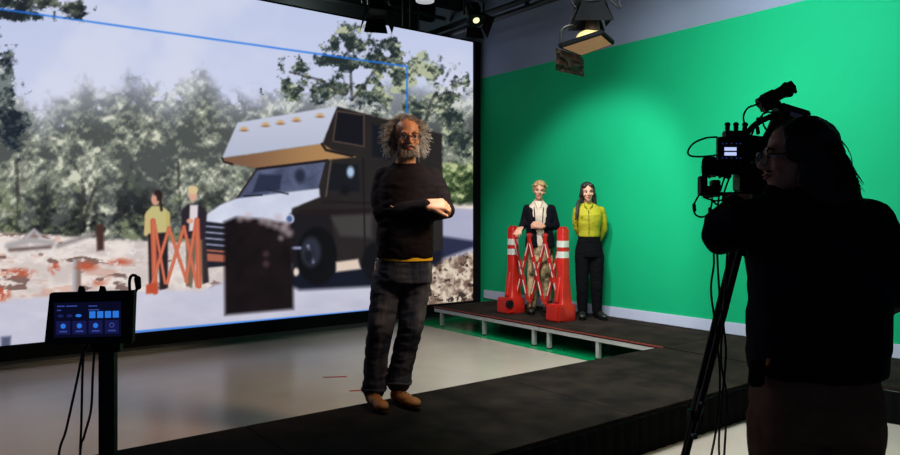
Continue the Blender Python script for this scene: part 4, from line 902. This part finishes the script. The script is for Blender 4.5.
def big_lamp():
    t, J = rigframe(592, 6.5, 'studio_lamp', 2.9, 'large black hanging studio lamp with gold reflector, tan diffuser panel and crumpled foil flag', 'lamp')
    ax = J(590, 0, 0); top = 3.95-2.9
    h = MB().tube([ax + Vector((0, 0, .26)), ax + Vector((0, 0, .24)), ax + Vector((0, 0, .24)), ax + Vector((0, 0, -.02)), ax + Vector((0, 0, -.02)), ax + Vector((0, 0, -.05))], [.06, .12, .14, .14, .155, .155], 24).build('housing', M_BLACK, t, auto=True)
    for i in range(8):
        a = i*math.pi/4; MB().box(ax + Vector((.145*math.cos(a), .145*math.sin(a), .12)), (.03, .008, .18), (0, 0, a)).build('cooling_fin', M_BLACK, h)
    for s_ in (-1, 1):
        for ax_ in (0, 1):
            a = [(-.10, 0, 0), (.10, 0, 0), (.18, 0, -.19), (-.18, 0, -.19)] if ax_ == 0 else [(-.09, 0, 0), (.09, 0, 0), (.15, 0, -.16), (-.15, 0, -.16)]
            R = Matrix.Rotation(math.pi/2*ax_, 4, 'Z'); off = Vector((0, s_*.13, -.05)) ; vs = [R @ (Vector(v) + off + Vector((0, s_*.05*(v[2] < 0), 0))) + ax for v in a]
            vs2 = [v + R @ Vector((0, s_*.004, 0)) for v in vs]
            MB().add(vs+vs2, [(0, 1, 2, 3), (7, 6, 5, 4), (0, 4, 5, 1), (1, 5, 6, 2), (2, 6, 7, 3), (3, 7, 4, 0)]).build('barn_door', M_MATTE, t)
    MB().tube([ax + Vector((-.17, 0, .05)), ax + Vector((-.18, 0, .30)), ax + Vector((-.12, 0, .36)), ax + Vector((.12, 0, .36)), ax + Vector((.18, 0, .30)), ax + Vector((.17, 0, .05))], .013, 8).build('yoke', M_BLACK, t)
    MB().cyl(ax + Vector((0, 0, .36)), Vector((ax.x, ax.y, top-.02)), .016, seg=10).build('stem', M_BLACK, t); MB().box((ax.x, ax.y, top), (.08, .06, .09)).build('clamp', M_BLACK, t, bevel=.008)
    # neck, reflector, diffuser
    MB().cyl(J(593, 20, 0), J(592, 33, 0), .055, .075).build('neck', mat('bronze_neck', (70, 50, 36), .5), t, auto=True)
    gm = mat('gold_reflector', (232, 204, 132), .35, emit=.75)
    r_ = MB(); c = J(591, 38.5, .0); R = []
    for k in range(8):
        q = k/7*math.pi/2; R.append([c + Vector((.140*math.cos(q)*math.cos(a), .10*math.cos(q)*math.sin(a), .085*math.sin(q))) for a in [i*2*math.pi/24 for i in range(24)]])
    R[-1] = [p + Vector((.003*math.cos(i), .003*math.sin(i), 0)) for i, p in enumerate(R[-1])]
    r_.rings(R).build('reflector', gm, t, smooth=True)
    q = [J(558.5, 48, -.06), J(580, 56.5, .20), J(615, 44, .12), J(603, 33.5, -.20)]
    up = Vector((0, 0, .05)); n = (q[1]-q[0]).cross(q[3]-q[0]).normalized(); n = n if n.z > 0 else -n
    pn = MB().add(q + [v + n*.045 for v in q], [(0, 1, 2, 3), (7, 6, 5, 4), (0, 4, 5, 1), (1, 5, 6, 2), (2, 6, 7, 3), (3, 7, 4, 0)]).build('softbox_frame', M_MATTE, t, bevel=.006)
    c = sum(q, Vector())/4; i_ = [c + (v-c)*.86 - n*.003 for v in q]
    MB().add(i_ + [v + n*.002 for v in i_], [(0, 1, 2, 3), (7, 6, 5, 4), (0, 4, 5, 1), (1, 5, 6, 2), (2, 6, 7, 3), (3, 7, 4, 0)]).build('diffuser', mat('tan_diffuser', (176, 130, 96), .8, .05, 30, emit=.35), pn)
    MB().tube(curve_pts([J(561, 44, -.12), J(561, 33, -.1), J(566, 27, -.08), J(576, 25, -.05)], 6), .012, 8).build('handle', M_BLACK, t, smooth=True)
    # crumpled foil flag
    fo = mat('black_foil', (22, 18, 17), .38, .4, 14, metal=.5, bump=.8, bscale=30, col2=(60, 42, 33)); N_ = 14; a, b, c2, d2 = J(556, 48, -.06), J(583, 57, .18), J(584, 77, .16), J(555, 70, -.06)
    vs = []; fs = []
    for sd in (0, 1):
        for i in range(N_+1):
            for k in range(N_+1):
                u, v = i/N_, k/N_; p = a.lerp(b, u).lerp(d2.lerp(c2, u), v); w = mnoise.noise(Vector((u*5, v*5, 3)))*.05 + mnoise.noise(Vector((u*13, v*13, 8)))*.02
                e = math.sin(math.pi*u)*math.sin(math.pi*v); vs.append(p + Vector((w*.35*e, -.03*math.sin(math.pi*v)+w, w*.3)) + Vector((0, .012+.05*e, 0))*sd)
    M_ = (N_+1)**2
    for sd in (0, 1):
        for i in range(N_):
            for k in range(N_):
                g = sd*M_+i*(N_+1)+k; fs.append((g, g+1, g+N_+2, g+N_+1))
    ring = [i*(N_+1) for i in range(N_+1)] + [N_*(N_+1)+k for k in range(1, N_+1)] + [i*(N_+1)+N_ for i in range(N_-1, -1, -1)] + [k for k in range(N_-1, 0, -1)]
    for i in range(len(ring)): x, y = ring[i], ring[(i+1) % len(ring)]; fs.append((x, y, y+M_, x+M_))
    MB().add(vs, fs).build('foil_flag', fo, t, auto=True)
    for P in ([(604, -8, 0), (612, 2, -.02), (620, 8, -.02), (618, 0, 0), (611, -8, 0)], [(607, 22, .02), (608, 10, -.05), (604, -4, 0)], [(577, -6, -.04), (572, 2, -.05), (576, 8, -.08)]):
        MB().tube(curve_pts([J(*p) for p in P], 6), .010, 7).build('cable', M_CABLE, t, smooth=True)
big_lamp()
# ------------------------------------------------------------------ tape marks on the floor
M_TAPE = mat('red_tape', (176, 62, 58), .7)
for (px, py, ln_, ang, lb) in ((335, 377, .22, 0, 'short red tape mark on pale floor, left of the man\'s knees'), (359, 390.5, .16, .1, 'short red tape mark on pale floor by the edge of walkway, left of his boots')):
    c = W(px, py, H*F/(py-PYH)); tag(MB().box((0, 0, .001), (ln_, .035, .002)).build('tape_mark', M_TAPE, None, loc=(c.x, c.y, 0.0), rot=(0, 0, RZ+ang+.15)), lb, 'tape', 'tape marks on the floor')
